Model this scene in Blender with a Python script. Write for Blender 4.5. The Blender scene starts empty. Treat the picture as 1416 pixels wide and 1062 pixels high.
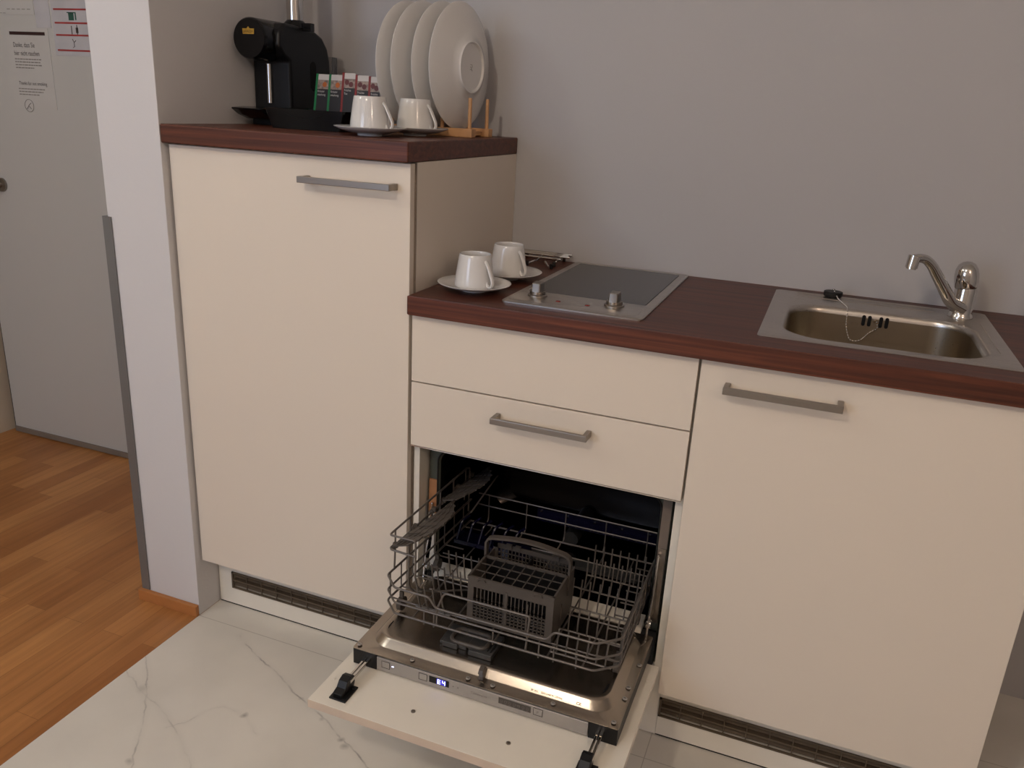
import bpy, bmesh, math, random
from mathutils import Vector, Matrix
random.seed(7)
S = bpy.context.scene
COL = S.collection
PI = math.pi
# ------------------------------------------------------------------ materials
def lin(c):
    return c/12.92 if c <= .04045 else ((c+.055)/1.055)**2.4
def rgb(r, g, b):
    return (lin(r/255), lin(g/255), lin(b/255), 1)
def mat(name, col, rough=.5, metal=0, spec=.5, emit=None, estr=0, trans=0, ior=1.45, coat=0, aniso=0, noise=None, bump=None, alpha=1):
    """noise=(scale, amount) colour mottling, bump=(scale, strength)"""
    m = bpy.data.materials.new(name); m.use_nodes = True
    nt = m.node_tree; b = nt.nodes['Principled BSDF']
    b.inputs['Base Color'].default_value = col
    b.inputs['Roughness'].default_value = rough
    b.inputs['Metallic'].default_value = metal
    b.inputs['Specular IOR Level'].default_value = spec
    b.inputs['IOR'].default_value = ior
    b.inputs['Transmission Weight'].default_value = trans
    b.inputs['Coat Weight'].default_value = coat
    b.inputs['Anisotropic'].default_value = aniso
    b.inputs['Alpha'].default_value = alpha
    if emit:
        b.inputs['Emission Color'].default_value = emit
        b.inputs['Emission Strength'].default_value = estr
    tc = nt.nodes.new('ShaderNodeTexCoord')
    if noise:
        n = nt.nodes.new('ShaderNodeTexNoise'); n.inputs['Scale'].default_value = noise[0]; n.inputs['Detail'].default_value = 4
        nt.links.new(tc.outputs['Object'], n.inputs['Vector'])
        mx = nt.nodes.new('ShaderNodeMix'); mx.data_type = 'RGBA'; mx.blend_type = 'MULTIPLY'
        mx.inputs['A'].default_value = col
        k = 1-noise[1]
        cr = nt.nodes.new('ShaderNodeValToRGB')
        cr.color_ramp.elements[0].position = .3; cr.color_ramp.elements[0].color = (k, k, k, 1)
        cr.color_ramp.elements[1].position = .7; cr.color_ramp.elements[1].color = (1, 1, 1, 1)
        nt.links.new(n.outputs['Fac'], cr.inputs['Fac'])
        mx.inputs['Factor'].default_value = 1
        nt.links.new(cr.outputs['Color'], mx.inputs['B'])
        nt.links.new(mx.outputs['Result'], b.inputs['Base Color'])
    if bump:
        n = nt.nodes.new('ShaderNodeTexNoise'); n.inputs['Scale'].default_value = bump[0]; n.inputs['Detail'].default_value = 3
        nt.links.new(tc.outputs['Object'], n.inputs['Vector'])
        bp = nt.nodes.new('ShaderNodeBump'); bp.inputs['Strength'].default_value = bump[1]; bp.inputs['Distance'].default_value = .002
        nt.links.new(n.outputs['Fac'], bp.inputs['Height'])
        nt.links.new(bp.outputs['Normal'], b.inputs['Normal'])
    return m
def brushed(name, col, rough, axis=0, amt=.25):
    m = mat(name, col, rough, 1)
    nt = m.node_tree; b = nt.nodes['Principled BSDF']
    tc = nt.nodes['Texture Coordinate']
    mp = nt.nodes.new('ShaderNodeMapping')
    s = [600, 600, 600]; s[axis] = 6; mp.inputs['Scale'].default_value = s
    n = nt.nodes.new('ShaderNodeTexNoise'); n.inputs['Scale'].default_value = 1; n.inputs['Detail'].default_value = 2
    nt.links.new(tc.outputs['Object'], mp.inputs['Vector']); nt.links.new(mp.outputs['Vector'], n.inputs['Vector'])
    mr = nt.nodes.new('ShaderNodeMapRange')
    mr.inputs['To Min'].default_value = rough*(1-amt); mr.inputs['To Max'].default_value = rough*(1+amt)
    nt.links.new(n.outputs['Fac'], mr.inputs['Value']); nt.links.new(mr.outputs['Result'], b.inputs['Roughness'])
    return m
def walnut():
    m = mat('walnut_laminate', rgb(84, 50, 42), .42, 0, .45)
    nt = m.node_tree; b = nt.nodes['Principled BSDF']; tc = nt.nodes['Texture Coordinate']
    mp = nt.nodes.new('ShaderNodeMapping'); mp.inputs['Scale'].default_value = (1.6, 38, 70)
    n = nt.nodes.new('ShaderNodeTexNoise'); n.inputs['Scale'].default_value = 1.5; n.inputs['Detail'].default_value = 6; n.inputs['Distortion'].default_value = .6
    nt.links.new(tc.outputs['Object'], mp.inputs['Vector']); nt.links.new(mp.outputs['Vector'], n.inputs['Vector'])
    cr = nt.nodes.new('ShaderNodeValToRGB'); e = cr.color_ramp.elements
    e[0].position = .3; e[0].color = rgb(60, 28, 18)
    e[1].position = .72; e[1].color = rgb(106, 57, 38)
    k = cr.color_ramp.elements.new(.5); k.color = rgb(82, 42, 28)
    nt.links.new(n.outputs['Fac'], cr.inputs['Fac']); nt.links.new(cr.outputs['Color'], b.inputs['Base Color'])
    return m
def parquet():
    m = mat('oak_parquet', rgb(170, 115, 70), .38, 0, .5)
    nt = m.node_tree; b = nt.nodes['Principled BSDF']; tc = nt.nodes['Texture Coordinate']; L = nt.links
    sx = nt.nodes.new('ShaderNodeSeparateXYZ'); L.new(tc.outputs['Object'], sx.inputs['Vector'])
    cb = nt.nodes.new('ShaderNodeCombineXYZ'); L.new(sx.outputs['Y'], cb.inputs['X']); L.new(sx.outputs['X'], cb.inputs['Y'])
    br = nt.nodes.new('ShaderNodeTexBrick'); L.new(cb.outputs['Vector'], br.inputs['Vector'])
    br.inputs['Scale'].default_value = 1; br.inputs['Brick Width'].default_value = .47; br.inputs['Row Height'].default_value = .0655
    br.inputs['Mortar Size'].default_value = .0006; br.inputs['Mortar Smooth'].default_value = .3; br.offset = .37
    br.inputs['Color1'].default_value = rgb(160, 104, 56); br.inputs['Color2'].default_value = rgb(190, 134, 80); br.inputs['Mortar'].default_value = rgb(136, 88, 48)
    mp = nt.nodes.new('ShaderNodeMapping'); mp.inputs['Scale'].default_value = (60, 3, 3)
    n = nt.nodes.new('ShaderNodeTexNoise'); n.inputs['Scale'].default_value = 1; n.inputs['Detail'].default_value = 5
    L.new(tc.outputs['Object'], mp.inputs['Vector']); L.new(mp.outputs['Vector'], n.inputs['Vector'])
    cr = nt.nodes.new('ShaderNodeValToRGB'); cr.color_ramp.elements[0].color = (.72, .70, .66, 1); cr.color_ramp.elements[1].color = (1, 1, 1, 1)
    cr.color_ramp.elements[0].position = .25; cr.color_ramp.elements[1].position = .6
    L.new(n.outputs['Fac'], cr.inputs['Fac'])
    mx = nt.nodes.new('ShaderNodeMix'); mx.data_type = 'RGBA'; mx.blend_type = 'MULTIPLY'; mx.inputs['Factor'].default_value = 1
    L.new(br.outputs['Color'], mx.inputs['A']); L.new(cr.outputs['Color'], mx.inputs['B'])
    n2 = nt.nodes.new('ShaderNodeTexNoise'); n2.inputs['Scale'].default_value = 2.2; n2.inputs['Detail'].default_value = 3
    L.new(tc.outputs['Object'], n2.inputs['Vector'])
    c2 = nt.nodes.new('ShaderNodeValToRGB'); c2.color_ramp.elements[0].color = (.84, .80, .76, 1); c2.color_ramp.elements[1].color = (1, 1, 1, 1)
    c2.color_ramp.elements[0].position = .35; c2.color_ramp.elements[1].position = .65
    L.new(n2.outputs['Fac'], c2.inputs['Fac'])
    m2 = nt.nodes.new('ShaderNodeMix'); m2.data_type = 'RGBA'; m2.blend_type = 'MULTIPLY'; m2.inputs['Factor'].default_value = 1
    L.new(mx.outputs['Result'], m2.inputs['A']); L.new(c2.outputs['Color'], m2.inputs['B'])
    L.new(m2.outputs['Result'], b.inputs['Base Color'])
    return m
VEINS = [  # polylines (x, y) and half width, strength: the grey veins of the tiles
    ([(-.46, -.045), (-.367, -.091), (-.275, -.13), (-.182, -.174), (-.106, -.202), (-.026, -.245), (.046, -.279), (.13, -.33), (.22, -.36)], .0030, .8),
    ([(-.63, -.26), (-.597, -.277), (-.504, -.314), (-.45, -.33), (-.394, -.357), (-.345, -.385), (-.298, -.414), (-.265, -.442), (-.2, -.53)], .0026, .55),
    ([(-.62, -.20), (-.56, -.255), (-.504, -.314), (-.465, -.36), (-.428, -.409), (-.379, -.482), (-.33, -.56)], .0028, .6),
    ([(-.394, -.372), (-.365, -.347), (-.35, -.297), (-.324, -.267), (-.259, -.273), (-.2, -.31)], .0018, .45),
    ([(.25, -.28), (.4, -.38), (.7, -.52)], .003, .6), ([(.8, -.1), (.95, .02), (1.1, .06)], .002, .3),
]
BLOBS = [(-.262, -.274, .0075, .75), (-.026, -.247, .007, .7), (-.008, -.262, .008, .55), (-.182, -.174, .005, .5), (-.39, -.478, .008, .5), (-.53, -.298, .012, .3), (-.1, -.21, .006, .4)]
def marble():
    m = mat('marble_look_tile', rgb(214, 210, 202), .3, 0, .5)
    nt = m.node_tree; b = nt.nodes['Principled BSDF']; tc = nt.nodes['Texture Coordinate']; L = nt.links
    def vm(op, a, c=None, out='Vector'):
        n = nt.nodes.new('ShaderNodeVectorMath'); n.operation = op
        for i, q in enumerate((a, c)):
            if q is None: continue
            if isinstance(q, tuple): n.inputs[i].default_value = q
            else: L.new(q, n.inputs[i])
        return n.outputs[out]
    def mt(op, a, c=None, clamp=False):
        n = nt.nodes.new('ShaderNodeMath'); n.operation = op; n.use_clamp = clamp
        for i, q in enumerate((a, c)):
            if q is None: continue
            if isinstance(q, (int, float)): n.inputs[i].default_value = q
            else: L.new(q, n.inputs[i])
        return n.outputs[0]
    P0 = tc.outputs['Object']
    nz = nt.nodes.new('ShaderNodeTexNoise'); nz.inputs['Scale'].default_value = 22; nz.inputs['Detail'].default_value = 5
    L.new(P0, nz.inputs['Vector'])
    off = vm('SUBTRACT', nz.outputs['Color'], (.5, .5, .5))
    sc = nt.nodes.new('ShaderNodeVectorMath'); sc.operation = 'SCALE'; L.new(off, sc.inputs[0]); sc.inputs['Scale'].default_value = .022
    P1 = vm('ADD', P0, sc.outputs[0])
    P = vm('MULTIPLY', P1, (1, 1, 0))
    wn = nt.nodes.new('ShaderNodeTexNoise'); wn.inputs['Scale'].default_value = 14; wn.inputs['Detail'].default_value = 3; L.new(P0, wn.inputs['Vector'])
    wv = mt('MULTIPLY', mt('SUBTRACT', wn.outputs['Fac'], .42), 4.0, True)
    tot = None
    for pts, w, s in VEINS:
        dmin = None
        for (ax, ay), (bx, by) in zip(pts, pts[1:]):
            ab = (bx-ax, by-ay, 0); l2 = ab[0]**2+ab[1]**2
            pa = vm('SUBTRACT', P, (ax, ay, 0))
            t = mt('DIVIDE', vm('DOT_PRODUCT', pa, ab, 'Value'), l2, True)
            n = nt.nodes.new('ShaderNodeVectorMath'); n.operation = 'SCALE'; n.inputs[0].default_value = ab; L.new(t, n.inputs['Scale'])
            d = vm('DISTANCE', pa, n.outputs[0], 'Value')
            dmin = d if dmin is None else mt('MINIMUM', dmin, d)
        f = mt('SUBTRACT', 1, mt('DIVIDE', dmin, w), True)
        halo = mt('MULTIPLY', mt('SUBTRACT', 1, mt('DIVIDE', dmin, w*5), True), .07)
        v = mt('ADD', mt('MULTIPLY', mt('MULTIPLY', f, s), wv), halo)
        tot = v if tot is None else mt('MAXIMUM', tot, v)
    for x, y, r, s in BLOBS:
        d = vm('DISTANCE', P, (x, y, 0), 'Value')
        tot = mt('MAXIMUM', tot, mt('MULTIPLY', mt('SUBTRACT', 1.15, mt('DIVIDE', d, r*1.3), True), s))
    cl = nt.nodes.new('ShaderNodeTexNoise'); cl.inputs['Scale'].default_value = 3; cl.inputs['Detail'].default_value = 5; L.new(P0, cl.inputs['Vector'])
    c0 = nt.nodes.new('ShaderNodeValToRGB'); c0.color_ramp.elements[0].position = .35; c0.color_ramp.elements[1].position = .65
    c0.color_ramp.elements[0].color = rgb(206, 201, 192); c0.color_ramp.elements[1].color = rgb(219, 214, 205)
    L.new(cl.outputs['Fac'], c0.inputs['Fac'])
    mx = nt.nodes.new('ShaderNodeMix'); mx.data_type = 'RGBA'; L.new(tot, mx.inputs['Factor'])
    L.new(c0.outputs['Color'], mx.inputs['A']); mx.inputs['B'].default_value = rgb(128, 124, 120)
    # joints between the tiles
    sx = nt.nodes.new('ShaderNodeSeparateXYZ'); L.new(P0, sx.inputs['Vector'])
    jt = None
    for y in (-.02, .29):
        q = mt('LESS_THAN', mt('ABSOLUTE', mt('SUBTRACT', sx.outputs['Y'], y)), .0010); jt = q if jt is None else mt('MAXIMUM', jt, q)
    q = mt('MULTIPLY', mt('LESS_THAN', mt('ABSOLUTE', mt('SUBTRACT', sx.outputs['X'], .593)), .0010), mt('GREATER_THAN', sx.outputs['Y'], -.66)); jt = mt('MAXIMUM', jt, q)
    m3 = nt.nodes.new('ShaderNodeMix'); m3.data_type = 'RGBA'; L.new(mt('MULTIPLY', jt, .55), m3.inputs['Factor'])
    L.new(mx.outputs['Result'], m3.inputs['A']); m3.inputs['B'].default_value = rgb(140, 132, 124)
    L.new(m3.outputs['Result'], b.inputs['Base Color'])
    return m
M = dict(
    wall=mat('wall_grey_paint', rgb(178, 176, 177), .8, 0, .25, bump=(160, .10)),
    pier=mat('wall_white_paint', rgb(203, 201, 202), .8, 0, .25, bump=(140, .14)),
    ceil=mat('ceiling_paint', rgb(225, 222, 216), .9),
    hall=mat('hall_door_paint', rgb(180, 178, 174), .35, 0, .5, bump=(60, .04)),
    hallside=mat('hall_cream_panel', rgb(196, 184, 166), .5, 0, .4, noise=(3, .03)),
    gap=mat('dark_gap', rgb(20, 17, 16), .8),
    metalguard=mat('grey_anodised_trim', rgb(120, 120, 120), .35, .35, noise=(8, .1)),
    cream=mat('cream_laminate', rgb(218, 208, 195), .42, 0, .4, bump=(400, .05)),
    creamedge=mat('cream_edge_band', rgb(204, 186, 168), .5, 0, .4, noise=(30, .05)),
    pale=mat('white_melamine', rgb(228, 222, 210), .45, 0, .4, noise=(20, .03)),
    edge=mat('brown_grey_edge', rgb(120, 108, 98), .6, 0, .3, noise=(20, .1)),
    walnut=walnut(), parquet=parquet(), marble=marble(),
    oaktrim=mat('oak_skirting', rgb(176, 116, 66), .45, 0, .4, noise=(30, .15)),
    nickel=brushed('brushed_nickel', rgb(150, 143, 136), .34, 0),
    steel=brushed('brushed_steel', rgb(190, 184, 178), .30, 0),
    liner=mat('door_liner_steel', rgb(172, 162, 150), .27, 1, noise=(5, .15)),
    bowl=brushed('sink_bowl_steel', rgb(168, 156, 138), .30, 0, .2),
    polish=mat('polished_steel', rgb(205, 200, 195), .14, 1, noise=(20, .08)),
    tub=mat('tub_shaded_steel', rgb(60, 56, 54), .22, 1, noise=(9, .35)),  # stainless steel, darkened in colour for the dark interior it reflects
    chrome=mat('chrome', rgb(205, 202, 198), .07, 1, noise=(6, .04)),
    glass=mat('ceramic_glass', rgb(38, 38, 38), .12, 0, .55, noise=(25, .1)),
    black=mat('black_plastic', rgb(16, 16, 18), .42, 0, .45, noise=(30, .2)),
    gloss=mat('black_gloss_plastic', rgb(11, 11, 13), .16, 0, .5, noise=(30, .2)),
    matte=mat('black_matte', rgb(12, 12, 13), .7, 0, .3, noise=(30, .2)),
    rubber=mat('dark_rubber', rgb(22, 20, 20), .5, 0, .4, noise=(40, .2)),
    grill=mat('brown_vent_plastic', rgb(92, 80, 66), .5, 0, .4, noise=(30, .15)),
    porc=mat('white_porcelain', rgb(216, 214, 212), .14, 0, .5, coat=.3, noise=(6, .015)),
    beech=mat('beech_wood', rgb(206, 158, 112), .5, 0, .4, noise=(35, .2)),
    wire=mat('grey_coated_wire', rgb(108, 102, 97), .3, .35, .5, noise=(50, .1)),
    greyp=mat('grey_plastic', rgb(80, 74, 69), .42, 0, .45, noise=(30, .1)),
    dgrey=mat('dark_grey_plastic', rgb(58, 58, 58), .35, 0, .5, noise=(30, .1)),
    panel=mat('silver_control_fascia', rgb(170, 165, 160), .38, .5, .5, noise=(20, .03)),
    navy=mat('navy_plastic', rgb(13, 12, 40), .25, 0, .5, noise=(30, .3)),
    tan=mat('tan_insulation', rgb(166, 118, 82), .6, 0, .3, noise=(30, .15)),
    sage=mat('grey_green_casing', rgb(78, 82, 74), .5, 0, .4, noise=(20, .15)),
    foil=mat('crumpled_foil', rgb(160, 152, 144), .3, 1, noise=(30, .3), bump=(45, 1)),
    red=mat('red_indicator', rgb(120, 30, 18), .2, 0, .5, coat=.5, noise=(20, .1)),
    led=mat('white_blue_led', rgb(200, 205, 255), .4, emit=(.62, .66, 1, 1), estr=3.5, noise=(5, .01)),
    ledglow=mat('blue_display_segment_glow', rgb(30, 24, 120), .3, emit=(.06, .05, .5, 1), estr=1.0, noise=(5, .01)),
    paper=mat('printed_paper', rgb(184, 181, 177), .6, 0, .4, noise=(8, .04)),
    plan=mat('laminated_plan', rgb(184, 182, 186), .2, 0, .5, coat=.6, noise=(14, .12)),
    ink=mat('dark_ink', rgb(70, 60, 58), .7, noise=(20, .1)),
    inkfaint=mat('faint_grey_ink', rgb(126, 120, 114), .7, noise=(20, .1)),
    inkbrown=mat('dark_brown_ink', rgb(46, 18, 16), .6, noise=(20, .1)),
    inkred=mat('red_ink', rgb(160, 52, 52), .6, noise=(30, .3)),
    inkgreen=mat('green_ink', rgb(36, 84, 70), .6, noise=(30, .3)),
    gold=mat('gold_badge', rgb(214, 170, 70), .35, .4, .5, noise=(60, .25)),
    clear=mat('clear_acrylic', rgb(225, 225, 225), .05, 0, .5, trans=.95, ior=1.45, noise=(5, .01)),
    lampglass=mat('lit_lamp_glass', rgb(255, 240, 220), .5, emit=(1, .80, .60, 1), estr=4, noise=(5, .01)),
    sky=mat('dusk_window_light', rgb(120, 140, 200), .5, emit=(.45, .58, 1, 1), estr=1.1, noise=(5, .01)),
    sgreen=mat('green_foil_edge', rgb(24, 116, 66), .35, 0, .5, noise=(40, .2)),
    sred=mat('red_foil_edge', rgb(130, 36, 34), .35, 0, .5, noise=(40, .2)),
    swhite=mat('sachet_white', rgb(200, 194, 190), .45, 0, .4, noise=(30, .05)),
    sblack=mat('sachet_black', rgb(34, 30, 32), .35, 0, .5, noise=(30, .2)),
    sorange=mat('sachet_orange', rgb(196, 104, 36), .4, 0, .5, noise=(60, .3)),
    sphoto=mat('sachet_photo_print', rgb(168, 148, 136), .4, 0, .5, noise=(140, .65)),
    sberry=mat('sachet_berry', rgb(96, 40, 40), .4, 0, .5, noise=(60, .3)),
)
# ------------------------------------------------------------------ mesh builder
def rrect(x0, y0, x1, y1, r, nc=6):
    r = min(r, (x1-x0)/2-1e-5, (y1-y0)/2-1e-5); P = []
    for cx, cy, a in ((x1-r, y1-r, 0), (x0+r, y1-r, 90), (x0+r, y0+r, 180), (x1-r, y0+r, 270)):
        for i in range(nc+1):
            t = math.radians(a+90*i/nc); P.append((cx+r*math.cos(t), cy+r*math.sin(t)))
    return P
def fillet(path, r, n=4):
    path = [Vector(p) for p in path]; out = [path[0]]
    for a, b, c in zip(path, path[1:], path[2:]):
        u, v = (a-b), (c-b); k = min(r, u.length*.45, v.length*.45)
        p, q = b+u.normalized()*k, b+v.normalized()*k
        for i in range(n+1):
            t = i/n; out.append(p*(1-t)**2+b*2*t*(1-t)+q*t*t)
    out.append(path[-1]); return out
class MB:
    def __init__(s): s.v = []; s.f = []; s.mi = []
    def add(s, vs, fs, m=0):
        o = len(s.v); s.v += [tuple(p) for p in vs]; s.f += [tuple(i+o for i in f) for f in fs]; s.mi += [m]*len(fs); return s
    def box(s, x0, y0, z0, x1, y1, z1, m=0):
        vs = [(x0, y0, z0), (x1, y0, z0), (x1, y1, z0), (x0, y1, z0), (x0, y0, z1), (x1, y0, z1), (x1, y1, z1), (x0, y1, z1)]
        return s.add(vs, [(0, 3, 2, 1), (4, 5, 6, 7), (0, 1, 5, 4), (1, 2, 6, 5), (2, 3, 7, 6), (3, 0, 4, 7)], m)
    def loft(s, loops, cap0=True, cap1=True, m=0, closed=False):
        n = len(loops[0]); vs = [p for l in loops for p in l]; fs = []
        R = len(loops)
        for k in range(R if closed else R-1):
            k2 = (k+1) % R
            for i in range(n):
                j = (i+1) % n; fs.append((k*n+i, k*n+j, k2*n+j, k2*n+i))
        if not closed:
            if cap0: fs.append(tuple(range(n-1, -1, -1)))
            if cap1: fs.append(tuple((R-1)*n+i for i in range(n)))
        return s.add(vs, fs, m)
    def prism(s, poly, axis, a, b, m=0):
        f = {'x': lambda p, t: (t, p[0], p[1]), 'y': lambda p, t: (p[0], t, p[1]), 'z': lambda p, t: (p[0], p[1], t)}[axis]
        return s.loft([[f(p, a) for p in poly], [f(p, b) for p in poly]], m=m)
    def cyl(s, p0, p1, r0, r1=None, n=20, m=0):
        r1 = r0 if r1 is None else r1
        p0, p1 = Vector(p0), Vector(p1); d = (p1-p0).normalized()
        u = d.orthogonal().normalized(); w = d.cross(u)
        L = [[p+(u*math.cos(2*PI*i/n)+w*math.sin(2*PI*i/n))*r for i in range(n)] for p, r in ((p0, r0), (p1, r1))]
        return s.loft(L, m=m)
    def tube(s, path, r, n=7, m=0, closed=False):
        P = [Vector(p) for p in path]; K = len(P); u = None; L = []
        rr = r if isinstance(r, (list, tuple)) else [r]*K
        for i in range(K):
            if closed: d = (P[(i+1) % K]-P[i-1]).normalized()
            else: d = (P[min(i+1, K-1)]-P[max(i-1, 0)]).normalized()
            u = d.orthogonal().normalized() if u is None else (u-d*u.dot(d)).normalized()
            w = d.cross(u)
            L.append([P[i]+(u*math.cos(2*PI*k/n)+w*math.sin(2*PI*k/n))*rr[i] for k in range(n)])
        return s.loft(L, m=m, closed=closed)
    def ftube(s, path, r, fr=.01, n=7, m=0): return s.tube(fillet(path, fr), r, n, m)
    def lathe(s, prof, o=(0, 0, 0), n=48, m=0, axis=None):
        """prof: (radius, height); closed solid of revolution about +z (or axis matrix) at o"""
        o = Vector(o); L = []
        A = axis or Matrix.Identity(3)
        for r, h in prof:
            r = max(r, 1e-5)
            L.append([o+A @ Vector((r*math.cos(2*PI*i/n), r*math.sin(2*PI*i/n), h)) for i in range(n)])
        return s.loft(L, True, True, m)
    def build(s, name, mats, parent=None, smooth=True, bevel=0, ang=35, label=None, loc=None):
        me = bpy.data.meshes.new(name)
        o0 = Vector(loc) if loc else Vector((0, 0, 0))
        me.from_pydata([tuple(Vector(v)-o0) for v in s.v], [], s.f)
        ms = mats if isinstance(mats, (list, tuple)) else [mats]
        for k in ms: me.materials.append(M[k])
        bm = bmesh.new(); bm.from_mesh(me)
        for i, f in enumerate(bm.faces): f.material_index = s.mi[i]
        bmesh.ops.recalc_face_normals(bm, faces=bm.faces[:]); bm.to_mesh(me); bm.free()
        o = bpy.data.objects.new(name, me); COL.objects.link(o); o.location = o0
        if smooth:
            me.shade_smooth()
            me.set_sharp_from_angle(angle=math.radians(ang))
        if bevel:
            b = o.modifiers.new('bevel', 'BEVEL'); b.width = bevel; b.segments = 3; b.limit_method = 'ANGLE'; b.angle_limit = math.radians(40); b.harden_normals = False
        if parent is not None:
            wl, q = Vector((0, 0, 0)), parent
            while q is not None: wl += Vector(q.location); q = q.parent
            o.parent = parent; o.location = o0-wl
        if label: o['label'] = label
        return o
def tag(o, label, cat, group=None):
    o['label'] = label; o['category'] = cat
    if group: o['group'] = group
    return o
def thing(name, loc, label, cat, group=None):
    o = bpy.data.objects.new(name, None); COL.objects.link(o); o.location = loc; o.empty_display_size = .05
    return tag(o, label, cat, group)
def struct(o): o['kind'] = 'structure'; return o
def copy_tree(o, dz, label, group=None):
    c = o.copy(); COL.objects.link(c); c.location = Vector(o.location)+Vector(dz); c['label'] = label
    if group: c['group'] = group
    for ch in list(o.children):
        d = ch.copy(); COL.objects.link(d); d.parent = c
        for g in list(ch.children):
            e = g.copy(); COL.objects.link(e); e.parent = d
    return c
def text_mb(txt, size, origin, right, up, depth=.0003, align='LEFT', sx=1.0):
    cu = bpy.data.curves.new('t', 'FONT'); cu.body = txt; cu.size = size; cu.align_x = align; cu.resolution_u = 3
    ob = bpy.data.objects.new('t', cu); COL.objects.link(ob)
    dg = bpy.context.evaluated_depsgraph_get(); me = bpy.data.meshes.new_from_object(ob.evaluated_get(dg))
    r, u, o = Vector(right).normalized(), Vector(up).normalized(), Vector(origin); nrm = r.cross(u)
    mb = MB(); vs = [o+r*v.co.x*sx+u*v.co.y+nrm*depth for v in me.vertices]
    mb.add(vs, [tuple(p.vertices) for p in me.polygons])
    bpy.data.objects.remove(ob); bpy.data.curves.remove(cu); bpy.data.meshes.remove(me)
    return mb
# ------------------------------------------------------------------ room
XL, XR, YB, YF, H = -2.12, 2.7, .5684, -3.3, 2.5      # hall wall, right wall, kitchen wall, wall behind the camera
struct(MB().box(-.6116, YF, -.05, XR, YB+.1, 0).build('floor', 'marble', smooth=False))
struct(MB().box(XL-.05, YF, -.05, -.6120, .75, 0).build('floor_parquet', 'parquet', smooth=False))
struct(MB().box(XL-.1, YF-.1, H, XR+.1, .9, H+.05).build('ceiling', 'ceil', smooth=False))
struct(MB().box(-.6116, YB, 0, XR, YB+.12, H).build('wall_back', 'wall', smooth=False))
struct(MB().box(XR, YF, 0, XR+.1, YB+.12, H).build('wall_right', 'wall', smooth=False))
struct(MB().box(-.787, -.018, 0, -.6117, .75, H).build('wall_pier', 'pier', smooth=False, bevel=.0015))
# wall behind the camera with an opening for the window
w = MB(); w.box(XL, YF-.1, 0, -1.7, YF, H); w.box(-.5, YF-.1, 0, XR, YF, H); w.box(-1.7, YF-.1, 0, -.5, YF, .95); w.box(-1.7, YF-.1, 2.15, -.5, YF, H)
struct(w.build('wall_front', 'wall', smooth=False))
w = MB()
for a in ((-1.7, .95, -.5, 1.0), (-1.7, 2.1, -.5, 2.15), (-1.7, 1.0, -1.65, 2.1), (-.55, 1.0, -.5, 2.1), (-1.125, 1.0, -1.075, 2.1)):
    w.box(a[0], YF-.07, a[1], a[2], YF-.01, a[3])
struct(w.build('window_1', 'ceil', smooth=False))
struct(MB().box(-1.65, YF-.06, 1.0, -.55, YF-.055, 2.1).build('window_1_pane', 'sky', smooth=False))
# hall
struct(MB().box(XL-.1, YF, 0, XL-.012, .75, H).build('wall_hall_left', 'hallside', smooth=False))
struct(MB().box(XL-.012, .662, 0, -.787, .75, H).build('wall_hall_back', 'gap', smooth=False))  # wall coloured near-black to stand in for the shade in the door gap
door = MB().box(XL+.014, .645, .006, -1.16, .66, 2.4).build('door_1', 'hall', smooth=False, bevel=.001); struct(door)
h = MB(); h.cyl((-1.985, .645, .968), (-1.985, .637, .968), .024, n=28); h.ftube([(-1.985, .64, .968), (-1.985, .598, .968), (-2.075, .598, .968)], .0095, .012, 12)
struct(h.build('door_handle', 'nickel', door))
struct(MB().box(-1.155, .62, 0, -.788, .662, H).build('wall_hall_right', 'pier', smooth=False))
struct(MB().box(XL+.02, .637, .003, -1.17, .6445, .022).build('door_seal', 'edge', door, smooth=False))
struct(MB().box(-.808, -.031, .0, -.6121, -.0183, .0315).build('baseboard_hall', 'oaktrim', smooth=False, bevel=.002))
g = MB(); g.box(-.801, -.0215, .032, -.7745, -.0185, 1.034); g.box(-.801, -.0185, .032, -.7875, .02, 1.034)
struct(g.build('trim_1', 'metalguard', smooth=False, bevel=.0008))
# ------------------------------------------------------------------ notices on the hall door
Y0 = .6448
n1 = thing('notice_sheet', (-1.77, Y0, 1.37), 'grey printed no-smoking notice with a dark brown bar, on the hall door', 'notice')
MB().box(-1.866, Y0-.001, 1.235, -1.675, Y0, 1.485).build('sheet', 'paper', n1, smooth=False)
MB().box(-1.848, Y0-.0016, 1.464, -1.690, Y0-.001, 1.474).build('header_bar', 'inkbrown', n1, smooth=False)
X, U = (1, 0, 0), (0, 0, 1)
text_mb('Danke, dass Sie', .0215, (-1.838, Y0-.0011, 1.4265), X, U, sx=.72).build('lettering', 'ink', n1, smooth=False)
text_mb('hier nicht rauchen', .0215, (-1.838, Y0-.0011, 1.401), X, U, sx=.72).build('lettering', 'ink', n1, smooth=False)
text_mb('Thanks for not smoking', .0165, (-1.834, Y0-.0011, 1.309), X, U, sx=.80).build('lettering', 'ink', n1, smooth=False)
for k, (z, w_) in enumerate([(1.388, .118), (1.379, .112), (1.370, .118), (1.361, .082), (1.295, .118), (1.286, .11), (1.277, .09)]):
    x = -1.838; t = MB()
    while x < -1.838+w_:
        l = random.uniform(.006, .016); t.box(x, Y0-.0014, z, min(x+l, -1.838+w_), Y0-.001, z+.0032); x += l+.003
    t.build('small_print', 'inkfaint', n1, smooth=False)
t = MB(); t.tube([(-1.80+.020*math.cos(a/24*2*PI), Y0-.0015, 1.243+.020*math.sin(a/24*2*PI)) for a in range(24)], .0008, 5, closed=True)
t.tube([(-1.812, Y0-.0015, 1.232), (-1.800, Y0-.0015, 1.246), (-1.790, Y0-.0015, 1.252)], .0009, 5); t.tube([(-1.803, Y0-.0015, 1.243), (-1.792, Y0-.0015, 1.233)], .0009, 5)
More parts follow.
